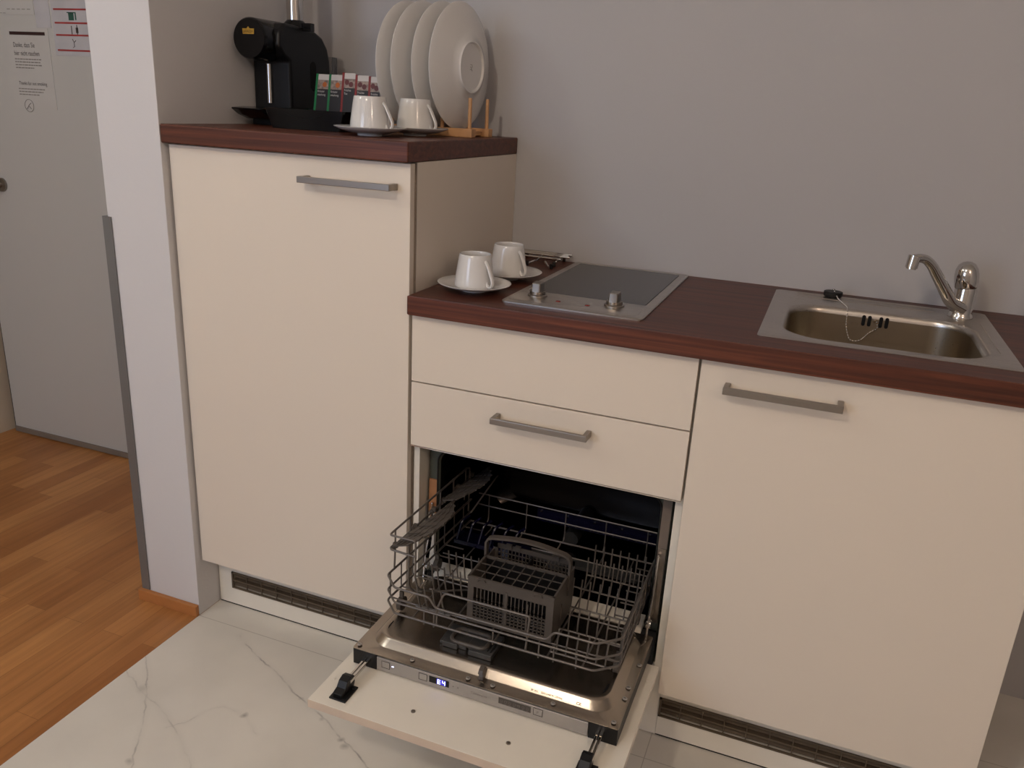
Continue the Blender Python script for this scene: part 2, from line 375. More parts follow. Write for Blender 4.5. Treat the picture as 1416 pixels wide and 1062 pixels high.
t.build('round_symbol', 'inkfaint', n1)
n2 = thing('evacuation_plan', (-1.56, Y0, 1.5), 'white laminated plan with red bars and a small green sign, on the hall door', 'notice')
MB().box(-1.650, Y0-.001, 1.405, -1.42, Y0, 1.66).build('sheet', 'plan', n2, smooth=False)
t = MB()
for z in (1.5405, 1.5005, 1.4645, 1.419): t.box(-1.640, Y0-.0016, z, -1.43, Y0-.001, z+.0052)
t.build('red_bar', 'inkred', n2, smooth=False)
t = MB(); t.box(-1.578, Y0-.0016, 1.511, -1.556, Y0-.001, 1.534); t.box(-1.551, Y0-.0016, 1.512, -1.546, Y0-.001, 1.532); t.box(-1.584, Y0-.0016, 1.532, -1.546, Y0-.001, 1.535)
t.build('green_sign', 'inkgreen', n2, smooth=False)
t = MB(); t.box(-1.572, Y0-.0016, 1.470, -1.569, Y0-.001, 1.495); t.box(-1.549, Y0-.0016, 1.470, -1.546, Y0-.001, 1.498); t.box(-1.553, Y0-.0016, 1.474, -1.543, Y0-.001, 1.490)
t.tube([(-1.572, Y0-.0012, 1.456), (-1.566, Y0-.0012, 1.446), (-1.558, Y0-.0012, 1.452)], .0010, 5); t.tube([(-1.566, Y0-.0012, 1.446), (-1.566, Y0-.0012, 1.434), (-1.572, Y0-.0012, 1.43)], .0010, 5)
t.build('plan_drawing', 'ink', n2, smooth=False)
n3 = thing('laminated_sheet', (-1.75, Y0, 1.57), 'pale glossy laminated sheet taped above the no-smoking notice', 'notice')
MB().box(-1.93, Y0-.001, 1.525, -1.725, Y0, 1.68).build('sheet', 'paper', n3, smooth=False)
MB().box(-1.722, Y0-.001, 1.487, -1.658, Y0, 1.68).build('clear_pocket', 'plan', n3, smooth=False)
t = MB()
for k in range(5): t.box(-1.845+k*.0225, Y0-.0016, 1.5405, -1.831+k*.0225, Y0-.001, 1.5425)
for k in range(5): t.box(-1.928+k*.016, Y0-.0016, 1.5285, -1.917+k*.016, Y0-.001, 1.5300)
t.build('dashed_line', 'inkfaint', n3, smooth=False)
# ------------------------------------------------------------------ cabinets
ZT, ZC, TH, ZD, D = 1.2495, .9485, .040, .159, YB
def bar_handle(parent, x0, x1, z, y=-.0005):
    h = MB()
    h.box(x0, y-.036, z-.0065, x1, y-.028, z+.0065)
    for x in (x0, x1-.010): h.box(x, y-.030, z-.0065, x+.010, y, z+.0065)
    h.build('handle', 'nickel', parent, smooth=False, bevel=.0012, label='brushed metal bar handle')
def vent(parent, x0, x1, z0, z1, y, cell=.0475):
    v = MB()
    v.box(x0, y-.003, z0, x1, y+.001, z0+.004); v.box(x0, y-.003, z1-.004, x1, y+.001, z1)
    v.box(x0, y-.003, z0, x0+.005, y+.001, z1); v.box(x1-.005, y-.003, z0, x1, y+.001, z1)
    zm = (z0+z1)/2
    v.box(x0+.005, y-.002, zm-.0022, x1-.005, y+.012, zm+.0022)
    for zz in ((z0+zm)/2, (zm+z1)/2):       # slanted louvres
        v.add([(x0+.005, y+.001, zz-.003), (x1-.005, y+.001, zz-.003), (x1-.005, y+.016, zz+.007), (x0+.005, y+.016, zz+.007),
               (x0+.005, y+.001, zz-.0018), (x1-.005, y+.001, zz-.0018), (x1-.005, y+.016, zz+.0082), (x0+.005, y+.016, zz+.0082)],
              [(0, 3, 2, 1), (4, 5, 6, 7), (0, 1, 5, 4), (1, 2, 6, 5), (2, 3, 7, 6), (3, 0, 4, 7)])
    x = x0+cell
    while x < x1-.02: v.box(x-.0010, y-.0010, z0+.004, x+.0010, y+.0015, z1-.004); x += cell
    v.box(x0+.001, y+.0165, z0+.001, x1-.001, y+.0185, z1-.001, 1)
    v.build('vent_grille', ['grill', 'matte'], parent, smooth=False, label='dark brown slotted vent grille')
def plinth(parent, x0, x1, top, v0, v1, y=.0606):
    """toe-kick board with a rectangular cut-out for its vent"""
    z0, z1 = .0545, .1035
    p = MB(); p.box(x0, y, .004, x1, y+.016, z0); p.box(x0, y, z1, x1, y+.016, top)
    p.box(x0, y, z0, v0, y+.016, z1); p.box(v1, y, z0, x1, y+.016, z1)
    o = p.build('plinth', 'pale', parent, smooth=False)
    MB().box(x0, y+.0005, .0004, x1, y+.015, .0042).build('floor_gap_shade', 'gap', parent, smooth=False, label='dark strip standing in for the shade under the plinth')  # dark strip put in as the shade of the gap at the floor
    vent(o, v0, v1, z0, z1, y-.001)
# tall cabinet
tc = thing('tall_cabinet', (-.305, .3, 0), 'tall cream cabinet beside the pier under the coffee machine worktop', 'cabinet')
b = MB(); b.box(-.6056, .021, ZD, -.5896, D-.001, ZT-TH-.0005); b.box(-.017, .021, ZD, -.001, D-.001, ZT-TH-.0005)
b.box(-.5896, .021, ZD, -.017, D-.001, ZD+.016); b.box(-.5896, .021, ZT-TH-.017, -.017, D-.001, ZT-TH-.0005); b.box(-.5896, D-.01, ZD+.016, -.017, D-.001, ZT-TH-.017)
b.box(-.5896, .1, .7, -.017, D-.01, .716)
b.build('carcass', 'cream', tc, smooth=False, bevel=.0006)
MB().box(-.0172, .0195, ZD, -.0008, .0212, ZT-TH-.001).build('edge_band', 'edge', tc, smooth=False)
dr = MB().box(-.6056, 0, ZD, -.0045, .019, ZT-TH-.0025).build('door', 'cream', tc, smooth=False, bevel=.0010)
bar_handle(dr, -.247, -.032, 1.1607)
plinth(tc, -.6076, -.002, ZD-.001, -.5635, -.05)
# tall worktop
w = MB().box(-.6085, -.020, ZT-TH, 0, D-.0005, ZT).build('tall_worktop', 'walnut', smooth=False, bevel=.0030)
tag(w, 'dark walnut worktop on top of the tall cabinet', 'worktop')
# drawer cabinet over the dishwasher
dc = thing('drawer_cabinet', (.3, .3, 0), 'cream drawer cabinet under the hob, above the open dishwasher', 'cabinet')
b = MB(); b.box(.0012, .021, ZD, .0152, D-.001, ZC-TH-.0005); b.box(.5842, .021, ZD, .5990, D-.001, ZC-TH-.0005)
b.box(.0152, .03, .617, .5842, D-.01, .627); b.box(.0152, D-.01, .16, .5842, D-.001, ZC-TH-.0005); b.box(.0152, .08, .159, .5842, D-.01, .175)
b.build('carcass', 'pale', dc, smooth=False, bevel=.0005)
MB().box(.003, 0, .7600, .5965, .019, ZC-TH-.0025).build('drawer_front', 'cream', dc, smooth=False, bevel=.0010)
o = MB().box(.003, 0, .6118, .5965, .019, .7570).build('drawer_front', 'cream', dc, smooth=False, bevel=.0010)
bar_handle(o, .2014, .4064, .7172)
MB().box(.003, -.0004, .6092, .5965, .019, .6114).build('rail', 'polish', dc, smooth=False)
o = MB().box(.0012, .0606, .002, .599, .0766, .157).build('plinth', 'pale', dc, smooth=False)
# sink cabinet
sc = thing('sink_cabinet', (.9, .3, 0), 'cream base cabinet with one wide door under the sink', 'cabinet')
b = MB(); b.box(.6015, .021, ZD, .6165, D-.001, ZC-TH-.0005); b.box(1.184, .021, ZD, 1.2, D-.001, ZC-TH-.0005)
b.box(.6165, .021, ZD, 1.184, D-.001, ZD+.016); b.box(.6165, D-.01, ZD+.016, 1.184, D-.001, ZC-TH-.03)
b.build('carcass', 'pale', sc, smooth=False, bevel=.0005)
dr = MB().box(.6015, 0, ZD, 1.2005, .019, ZC-TH-.0025).build('door', 'cream', sc, smooth=False, bevel=.0010)
bar_handle(dr, .6485, .8525, .8607)
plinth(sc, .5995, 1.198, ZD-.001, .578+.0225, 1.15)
# low worktop with the cut-out for the sink bowl
def slab_hole(x0, y0, x1, y1, z0, z1, hx0, hy0, hx1, hy1):
    m = MB()
    m.loft([[(x, y, z0) for x, y in ((x0, y0), (x1, y0), (x1, y1), (x0, y1))], [(x, y, z1) for x, y in ((x0, y0), (x1, y0), (x1, y1), (x0, y1))],
            [(x, y, z1) for x, y in ((hx0, hy0), (hx1, hy0), (hx1, hy1), (hx0, hy1))], [(x, y, z0) for x, y in ((hx0, hy0), (hx1, hy0), (hx1, hy1), (hx0, hy1))]], closed=True)
    return m
w = slab_hole(.0006, -.0205, 1.245, D-.0005, ZC-TH, ZC, .705, .066, 1.10, .455).build('low_worktop', 'walnut', smooth=False, bevel=.0030)
tag(w, 'long dark walnut worktop carrying the hob and the sink', 'worktop')
# ------------------------------------------------------------------ hob
hb = thing('hob', (.33, .3, ZC), 'two-ring black glass hob in a steel frame, set in the worktop', 'hob')
x0, y0, x1, y1 = .184, .036, .476, .553
def lp(x0, y0, x1, y1, r, z, nc=6): return [(x, y, z) for x, y in rrect(x0, y0, x1, y1, r, nc)]
f = MB(); f.loft([lp(x0, y0, x1, y1, .010, ZC+.0003), lp(x0, y0, x1, y1, .010, ZC+.0030), lp(x0+.003, y0+.003, x1-.003, y1-.003, .009, ZC+.0052),
                  lp(x0+.016, .152, x1-.019, y1-.015, .006, ZC+.0052), lp(x0+.017, .153, x1-.020, y1-.016, .006, ZC+.0040), lp(x0+.017, .153, x1-.020, y1-.016, .006, ZC+.0003)], closed=True)
f.build('steel_frame', 'steel', hb, ang=25)
MB().loft([lp(x0+.018, .154, x1-.021, y1-.017, .005, ZC+.0010), lp(x0+.018, .154, x1-.021, y1-.017, .005, ZC+.0048)]).build('glass_plate', 'glass', hb, ang=25)
MB().loft([lp(x0+.010, .045, x1-.014, .148, .012, ZC+.0052), lp(x0+.012, .047, x1-.016, .146, .011, ZC+.0062)]).build('control_plate', 'steel', hb, ang=25)
for i, kx in enumerate((.2375, .4015)):
    ky = .110
    k = MB(); k.lathe([(.0, ZC+.0062), (.0205, ZC+.0062), (.0205, ZC+.0085), (.0185, ZC+.0100), (.0, ZC+.0100)], (kx, ky, 0), 40)
    k.lathe([(.0, ZC+.009), (.0160, ZC+.009), (.0165, ZC+.016), (.0, ZC+.016)], (kx, ky, 0), 40)
    k.loft([[(kx+a, ky+c, ZC+.0155) for a, c in rrect(-.0100, -.0150, .0100, .0150, .003)], [(kx+a, ky+c, ZC+.0325) for a, c in rrect(-.0095, -.0140, .0095, .0140, .003)], [(kx+a, ky+c, ZC+.0340) for a, c in rrect(-.0085, -.0130, .0085, .0130, .003)]])
    k.build('knob', 'nickel', hb, ang=30, label='steel rotary knob')
for kx, ky in ((.2925, .0805), (.3545, .0795)):
    MB().lathe([(.0, ZC+.0062), (.0056, ZC+.0062), (.0056, ZC+.0068), (.0040, ZC+.0080), (.0, ZC+.0083)], (kx, ky, 0), 20).build('indicator_light', 'red', hb, label='small dark red indicator light')
# ------------------------------------------------------------------ sink
sk = thing('sink', (.9, .3, ZC), 'stainless steel inset sink with an empty oblong bowl', 'sink')
SX0, SY0, SX1, SY1 = .687, .0545, 1.1235, .5240
bx0, by0, bx1, by1 = .7270, .0860, 1.0800, .3930
def bl(e, r, z, tilt=0): return [(x, y+tilt*(x-.9), z) for x, y in rrect(bx0+e, by0+e, bx1-e, by1-e, r, 12)]
f = MB()
f.loft([lp(SX0, SY0, SX1, SY1, .006, ZC+.0003, 12), lp(SX0, SY0, SX1, SY1, .006, ZC+.0012, 12), lp(SX0+.004, SY0+.004, SX1-.004, SY1-.004, .006, ZC+.0026, 12),
        bl(-.006, .083, ZC+.0026), bl(-.002, .079, ZC+.0016), bl(.001, .076, ZC-.002), bl(.003, .074, ZC-.006), bl(.004, .070, ZC-.012), bl(.004, .070, ZC-.012)], False, False)
f.build('rim', 'steel', sk, ang=40)
f = MB()
f.loft([bl(.0035, .0705, ZC-.0105), bl(.004, .070, ZC-.020), bl(.006, .068, ZC-.06), bl(.012, .064, ZC-.105), bl(.020, .058, ZC-.128), bl(.035, .05, ZC-.140), bl(.06, .04, ZC-.1455), bl(.12, .02, ZC-.147)], False, True)
f.loft([bl(.0025, .0715, ZC-.0095), bl(.003, .071, ZC-.020), bl(.005, .069, ZC-.06), bl(.011, .065, ZC-.106), bl(.019, .059, ZC-.129), bl(.034, .051, ZC-.1415), bl(.06, .04, ZC-.147), bl(.12, .02, ZC-.149)], False, True)
f.build('bowl', 'bowl', sk, ang=50)
g = MB()
for x in (.7600, .8000): pass
g.tube(fillet([(.735, .505, ZC+.0026), (1.02, .505, ZC+.0026)], .01), .0012, 6); g.tube([(.735, .470, ZC+.0026), (1.02, .470, ZC+.0026)], .0012, 6)
g.tube(fillet([(1.100, .16, ZC+.0026), (1.100, .40, ZC+.0026)], .01), .0012, 6)
g.build('pressed_ridge', 'steel', sk)
MB().lathe([(.0, ZC-.1465), (.036, ZC-.1465), (.038, ZC-.1440), (.030, ZC-.1450), (.0, ZC-.1460)], (.90, .24, 0), 36).build('drain', 'polish', sk)
for x in (.8790, .8905, .9130, .9245):
    q = MB(); q.prism([(x+a, ZC-.0175+c) for a, c in rrect(-.0036, -.0115, .0036, .0115, .0035, 5)], 'y', by1-.0062, by1-.0040)
    q.build('overflow_slot', 'matte', sk, smooth=False, label='black overflow slot')
MB().cyl((.9017, by1-.004, ZC-.0155), (.9017, by1-.0085, ZC-.0155), .0042, .0030, 16).build('overflow_screw', 'polish', sk)
# plug and ball chain
pl = thing('sink_plug', (.812, .520, ZC+.0026), 'black rubber sink plug on a silver ball chain, lying on the rear rim', 'plug')
px, py = .8115, .5110
MB().lathe([(0, ZC+.0030), (.0190, ZC+.0030), (.0205, ZC+.006), (.0205, ZC+.0135), (.0195, ZC+.0145), (0, ZC+.0145)], (px, py, 0), 32).build('stopper', 'rubber', pl, ang=30)
c = MB(); c.tube([(px+.0035*math.cos(a*PI/8), py, ZC+.0165+.0035*math.sin(a*PI/8)) for a in range(16)], .0007, 6, closed=True)
key = fillet([(px, py-.002, ZC+.0185), (.822, .485, ZC+.0045), (.8430, .400, ZC+.0042), (.8445, .3885, ZC-.004), (.8460, .3825, ZC-.035), (.858, .372, ZC-.062), (.878, .374, ZC-.060), (.895, .384, ZC-.040), (.910, .3835, ZC-.030), (.9045, .3838, ZC-.0160)], .02, 5)
ln = [0]
for a, b_ in zip(key, key[1:]): ln.append(ln[-1]+(b_-a).length)
s_ = 0; i = 0
while s_ < ln[-1]:
    while ln[i+1] < s_: i += 1
    p = key[i].lerp(key[i+1], (s_-ln[i])/max(1e-6, ln[i+1]-ln[i]))
    c.lathe([(0, -.0018), (.0013, -.0013), (.0018, 0), (.0013, .0013), (0, .0018)], p, 8)
    s_ += .0058
c.tube(key, .00030, 4)
c.build('ball_chain', 'chrome', pl)
# ------------------------------------------------------------------ faucet
fa = thing('faucet', (1.0640, .4500, ZC), 'chrome single-lever mixer tap with an upward slanting spout', 'faucet')
fx, fy, fz = 1.0660, .4500, ZC+.0027
b = MB(); b.lathe([(0, fz), (.0245, fz), (.0245, fz+.004), (.0225, fz+.007), (.0215, fz+.012), (.0215, fz+.060), (.0205, fz+.064), (0, fz+.064)], (fx, fy, 0), 48)
b.build('body', 'chrome', fa, ang=40)
A = Matrix.Rotation(math.radians(-9), 3, 'Y')
b = MB(); b.lathe([(0, 0), (.0205, 0), (.0225, .003), (.0232, .014), (.0232, .028), (.0210, .040), (.0160, .0495), (.0085, .0545), (0, .0560)], (fx-.0005, fy, fz+.0625), 48, axis=A)
b.build('lever_cap', 'chrome', fa, ang=60)
b = MB()
path = [(fx, fy-.012, fz+.020), (1.040, .424, fz+.033), (1.020, .407, fz+.062), (1.000, .392, fz+.090), (.985, .381, fz+.112), (.971, .371, fz+.124), (.958, .362, fz+.1265), (.948, .356, fz+.124)]
path = fillet(path, .012, 3); K = len(path)
b.tube(path, [.0135-.0045*min(1, i/K*1.3) for i in range(K)], 16)
b.build('spout', 'chrome', fa, ang=60)
b = MB(); b.cyl((.948, .356, fz+.1310), (.9455, .354, fz+.1060), .0118, .0118, 24); b.cyl((.9455, .354, fz+.1065), (.9452, .3538, fz+.1035), .0098, .0098, 24)
b.build('aerator', 'chrome', fa, ang=40)
# ------------------------------------------------------------------ cups and saucers
SP = [(0, .0), (.024, .0), (.0265, .0), (.0275, .0035), (.045, .0065), (.062, .0105), (.0775, .0165), (.0785, .0180), (.0775, .0186), (.060, .0135), (.044, .0095), (.030, .0078), (.0285, .0074), (0, .0074)]
CP = [(0, .0), (.036, .0), (.0405, .0010), (.0425, .0045), (.0420, .010), (.0405, .024), (.0375, .045), (.0350, .062), (.0336, .0700), (.0328, .0712), (.0320, .0700), (.0332, .062), (.0357, .045), (.0385, .024), (.0390, .010), (.035, .0055), (0, .0050)]
def saucer(x, y, z, label, k=1.0):
    o = thing('saucer', (x, y, z), label, 'saucer', 'saucers')
    MB().lathe([(r*k, h) for r, h in SP], (x, y, z), 64).build('dish', 'porc', o, ang=50)
    return o
def cup(x, y, z, az, label, k=1.0):
    o = thing('coffee_cup', (x, y, z), label, 'cup', 'coffee cups')
    MB().lathe([(r*k, h*k) for r, h in CP], (x, y, z), 56).build('bowl', 'porc', o, ang=50)
    d = Vector((math.cos(az), math.sin(az), 0)); c0 = Vector((x, y, z))
    pr = [(.0335, .0600), (.0405, .0520), (.0500, .0350), (.0560, .0230), (.0570, .0150), (.0530, .0080), (.0460, .0060), (.0415, .0105), (.0395, .0170)]
    P = fillet([c0+(d*r+Vector((0, 0, h)))*k for r, h in pr], .006, 3)
    side = Vector((-d.y, d.x, 0)); L = []
    for i, p in enumerate(P):
        tdir = (P[min(i+1, len(P)-1)]-P[max(i-1, 0)]).normalized(); nn = tdir.cross(side); wdt = .0052-.0016*i/len(P)
        L.append([p+(side*math.cos(2*PI*q/12)*wdt+nn*math.sin(2*PI*q/12)*.0026)*k for q in range(12)])
    MB().loft(L).build('handle', 'porc', o, ang=60)
    return o
saucer(-.157, .103, ZT+.0003, 'front saucer on the tall cabinet worktop, right beside the black sachet box', .97)
cup(-.157, .103, ZT+.0080, math.radians(-5), 'white cup on the front saucer beside the black sachet box')
saucer(-.131, .256, ZT+.0003, 'saucer in front of the standing plates on the tall cabinet', .97)
cup(-.131, .256, ZT+.0080, math.radians(-8), 'white cup on the saucer in front of the standing plates')
saucer(.0966, .1020, ZC+.0003, 'front saucer on the low worktop, nearest the drawers')
cup(.0966, .1020, ZC+.0080, math.radians(-25), 'white cup on the front saucer on the low worktop, nearest the drawers')
saucer(.1080, .2660, ZC+.0003, 'rear saucer on the low worktop between cabinet side and hob')
cup(.1080, .2660, ZC+.0080, math.radians(-24), 'white cup on the rear saucer on the low worktop, by the folded trivet')
# ------------------------------------------------------------------ plate rack with four plates
rk = thing('plate_rack', (-.15, .42, ZT), 'small beech plate rack with upright dowels behind the cups', 'plate rack')
for y in (.362, .464):
    MB().box(-.262, y-.012, ZT+.0003, -.033, y+.012, ZT+.0195).build('rail', 'beech', rk, smooth=False, bevel=.0012)
MB().box(-.245, .3735, ZT+.003, -.230, .453, ZT+.013).build('cross_bar', 'beech', rk, smooth=False, bevel=.001)
MB().box(-.067, .3735, ZT+.003, -.052, .453, ZT+.013).build('cross_bar', 'beech', rk, smooth=False, bevel=.001)
for y in (.362, .464):
    for x in (-.0440, -.1150, -.1630, -.2090, -.2500):
        MB().cyl((x, y, ZT+.0190), (x, y, ZT+.088), .0045, .0042, 14).build('dowel', 'beech', rk, ang=40)
PP = [(0, .0265), (.052, .0270), (.0545, .0315), (.0575, .0315), (.0600, .0262), (.080, .0205), (.105, .0125), (.128, .0050), (.1395, .0005), (.1420, -.0012), (.1412, -.0028), (.138, -.0026), (.125, .0010), (.100, .0090), (.078, .0165), (.055, .0215), (0, .0225)]
Rm = Matrix.Rotation(math.radians(-5), 3, 'Z') @ Matrix.Rotation(PI/2, 3, 'Y')
labs = ['rightmost of the four white plates standing in the rack', 'second white plate from the right in the rack', 'third white plate from the right in the rack', 'leftmost of the four white plates standing in the rack']
p0 = None
for xc, lb in zip((-.0935, -.1370, -.1900, -.2290), labs):
    if p0 is None:
        p0 = MB().lathe(PP, (0, 0, 0), 96, axis=Rm).build('dinner_plate', 'porc', ang=50); p0.location = (xc, .413, ZT+.1565)
        tag(p0, lb, 'plate', 'plates in the rack')
        mk = MB(); Y5 = Rm
        for pts in ([(-.006, -.004), (-.006, .004), (.000, .006)], [(-.002, -.003), (.003, .003)], [(.006, -.005), (.004, .002), (.008, .006)]):
            mk.tube([Rm @ Vector((a, b_, .0268)) for a, b_ in pts], .0005, 5)
        mk.build('maker_mark', 'inkfaint', p0, label='small faint grey maker mark on the underside')
        p0.children[0].location = (0, 0, 0)
        pc = p0
    else:
        pc = p0.copy(); COL.objects.link(pc); pc.location = (xc, .413, ZT+.1565); pc['label'] = lb
# ------------------------------------------------------------------ coffee machine
cm = thing('coffee_machine', (-.55, .38, ZT), 'black capsule coffee machine in the corner of the tall worktop', 'coffee machine')
prof = [(.300, ZT+.0005), (.300, ZT+.150), (.278, ZT+.160), (.258, ZT+.182), (.262, ZT+.214), (.285, ZT+.234), (.33, ZT+.2330), (.405, ZT+.2270), (.440, ZT+.2140), (.462, ZT+.190), (.472, ZT+.160), (.474, ZT+.12), (.474, ZT+.0005)]
b = MB(); b.prism([(y, z) for y, z in prof], 'x', -.605, -.495)
b.build('housing', 'black', cm, ang=30, bevel=.007)
b = MB(); Ay = Matrix.Rotation(PI/2, 3, 'X')
b.lathe([(0, 0), (.0430, 0), (.0458, -.004), (.0465, -.010), (.0465, -.11), (.040, -.125), (0, -.125)], (-.5520, .222, ZT+.1935), 48, axis=Ay)
b.build('brew_head', 'gloss', cm, ang=50)
b = MB(); b.prism([(-.552+a, ZT+.2085+c) for a, c in [(-.0155, -.0060), (.0155, -.0060), (.0165, .0060), (.004, .0060), (0, .0105), (-.004, .0060), (-.0165, .0060)]], 'y', .2212, .2222)
bd = b.build('badge', 'gold', cm, smooth=False, label='small gold badge')
text_mb('LAVAZZA', .0078, (-.5520, .2209, ZT+.2055), X, U, align='CENTER', sx=.8).build('badge_lettering', 'inkbrown', bd, smooth=False)
b = MB(); b.prism([(a, ZT+c) for a, c in [(.302, .012), (.25, .014), (.218, .024), (.196, .036), (.196, .039), (.235, .042), (.302, .042)]], 'x', -.592, -.508)
b.build('drip_tray', 'gloss', cm, ang=30, bevel=.004)
b = MB(); b.prism([(a, ZT+c) for a, c in [(.302, .0005), (.285, .0005), (.285, .014), (.302, .016)]], 'x', -.600, -.500); b.build('foot', 'black', cm)
b = MB(); b.cyl((-.554, .296, ZT+.052), (-.554, .296, ZT+.142), .0065, n=24)
b.build('reflection_column', 'chrome', cm, label='vertical chrome column standing in for a bluish reflection')  # chrome put in to show the bluish reflection on the machine front
b = MB(); b.lathe([(0, ZT+.228), (.030, ZT+.228), (.026, ZT+.240), (.020, ZT+.246), (0, ZT+.246)], (-.5200, .36, 0), 32); b.box(-.505, .352, ZT+.222, -.470, .368, ZT+.240)
b.build('lever_collar', 'gloss', cm, ang=30)
b = MB(); b.cyl((-.5200, .36, ZT+.246), (-.5200, .36, ZT+.382), .0200, .0200, 40); b.build('lever_post', 'chrome', cm, label='thick chrome post rising from the top')
b = MB(); b.box(-.600, .477, ZT+.001, -.494, .505, ZT+.172); b.build('water_tank', 'clear', cm, smooth=False, bevel=.003, label='clear acrylic water tank at the rear')
b = MB(); b.prism([(.395+a, ZT+.120+c) for a, c in rrect(-.012, -.035, .012, .035, .0118)], 'x', -.4952, -.4945); b.build('side_recess', 'matte', cm, smooth=False)
# ------------------------------------------------------------------ sachet box with sachets
bx = thing('sachet_box', (-.35, .25, ZT), 'black open box holding tea sachets, in front of the coffee machine', 'box')
def bxl(e, z, x0=-.446, y0=.152, x1=-.262, y1=.345, t=0): return [(x, y, z) for x, y in rrect(x0-t+e, y0-t*.3+e, x1+t-e, y1-e, .008, 4)]
b = MB(); b.loft([bxl(0, ZT+.0005), bxl(0, ZT+.036, t=.013), bxl(.0, ZT+.044, t=.0155), bxl(.003, ZT+.044, t=.0155), bxl(.003, ZT+.036, t=.013), bxl(.003, ZT+.004)], True, True)
b.build('body', 'gloss', bx, ang=30)
b = MB(); P = [(-.420+.13*t, .1500-.0035*0-.0005, ZT+.040-.016*math.sin(PI*t)) for t in [i/16 for i in range(17)]]
b.tube([(x, .1485, z) for x, y, z in P], .0006, 5); b.build('curved_line', 'matte', bx)
def sachet(xc, w, y, tilt, ztop, edge, kind, label):
    o = thing('tea_sachet', (xc, y, ZT+.005), label, 'sachet', 'tea sachets in the black box')
    h = ztop-(ZT+.006); ry = math.radians(tilt)
    def q(a, z, t): return (xc+a+(z)*math.tan(ry), y-t+(z)*.10, ZT+.006+z)
    def quad(m, a0, a1, z0, z1, t0=0, t1=.0035):
        vs = [q(a0, z0, t0), q(a1, z0, t0), q(a1, z1, t0), q(a0, z1, t0), q(a0, z0, t1), q(a1, z0, t1), q(a1, z1, t1), q(a0, z1, t1)]
        m.add(vs, [(0, 3, 2, 1), (4, 5, 6, 7), (0, 1, 5, 4), (1, 2, 6, 5), (2, 3, 7, 6), (3, 0, 4, 7)])
    m = MB(); quad(m, -w/2, w/2, 0, h); m.build('paper_bag', 'swhite', o, smooth=False, bevel=.0006)
    m = MB(); quad(m, -w/2-.0045, -w/2+.0015, 0, h+.001, -.0005, .0042); m.build('coloured_edge', edge, o, smooth=False)
    m = MB(); quad(m, -w/2+.0015, w/2, h-.034, h-.013, .0035, .0040); m.build('photo_print', 'sphoto', o, smooth=False)
    m = MB()
    for sx_, sz in ((.15, h-.0235),) if kind == 'sorange' else ((-.20, h-.021), (.16, h-.0255)):
        r = .0062; cx = sx_*w
        vs = [q(cx+r*math.cos(i/14*2*PI), sz+r*math.sin(i/14*2*PI), .0043) for i in range(14)]; m.add(vs, [tuple(range(14))])
    m.build('fruit_print', kind, o, smooth=False)
    m = MB(); quad(m, -w/2+.0015, w/2, .002, h-.034, .0035, .0041); m.build('black_band', 'sblack', o, smooth=False)
    l1, l2 = ('Kräuter', 'mischung') if kind == 'sorange' else ('Früchte', 'Tee')
    m = MB()
    for k, tx in enumerate((l1, l2)):
        tb = text_mb(tx, .0072, q(-w/2+.0035, h-.0415-k*.0078, .0043), (1, 0, 0), (0, .1, 1), sx=.85); m.add(tb.v, tb.f)
    m.build('lettering', 'swhite', o, smooth=False)
YS = .325
sachet(-.4305, .0330, YS, 4, ZT+.1250, 'sgreen', 'sorange', 'leftmost tea sachet in the black box, with the green edge')
sachet(-.3920, .0330, YS, 3, ZT+.1250, 'sgreen', 'sorange', 'second tea sachet from the left, pale green edge and orange fruit')
sachet(-.3535, .0320, YS, 2, ZT+.1300, 'sred', 'sberry', 'middle tea sachet, the tallest one, with a bright red edge')
sachet(-.3150, .0320, YS, 1, ZT+.1260, 'sred', 'sberry', 'tea sachet with a dark red edge, just left of the rightmost')
sachet(-.2790, .0270, YS, 0, ZT+.1240, 'sred', 'sberry', 'rightmost tea sachet in the black box, partly behind the cup')
# ------------------------------------------------------------------ folded wire trivet
tv = thing('wire_trivet', (.11, .5, ZC), 'folded chrome wire trivet lying behind the cups by the wall', 'trivet')
for k, (y, z) in enumerate(((.555, .019), (.536, .019), (.516, .019), (.497, .015))):
    b = MB(); b.ftube([(.022+.004*k, y, ZC+z), (.172-.004*k if k != 2 else .178, y, ZC+z)], .0030, .004, 8)
    b.build('long_rod', 'chrome', tv)
for p in ([(.048, .560, ZC+.0135), (.052, .470, ZC+.0115)], [(.100, .560, ZC+.0135), (.104, .470, ZC+.0115)], [(.150, .560, ZC+.0135), (.154, .470, ZC+.0115)], [(.128, .47, ZC+.0105), (.150, .435, ZC+.0050)], [(.100, .475, ZC+.010), (.085, .452, ZC+.004)]):
    MB().ftube(p, .0024, .004, 8).build('cross_rod', 'chrome', tv)
for x, y in ((.048, .558), (.150, .558), (.155, .440), (.089, .447), (.152, .470), (.052, .470)):
    b = MB(); b.cyl((x, y, ZC+.0004), (x, y, ZC+.012), .0038, .0038, 12); b.build('foot', 'rubber', tv)
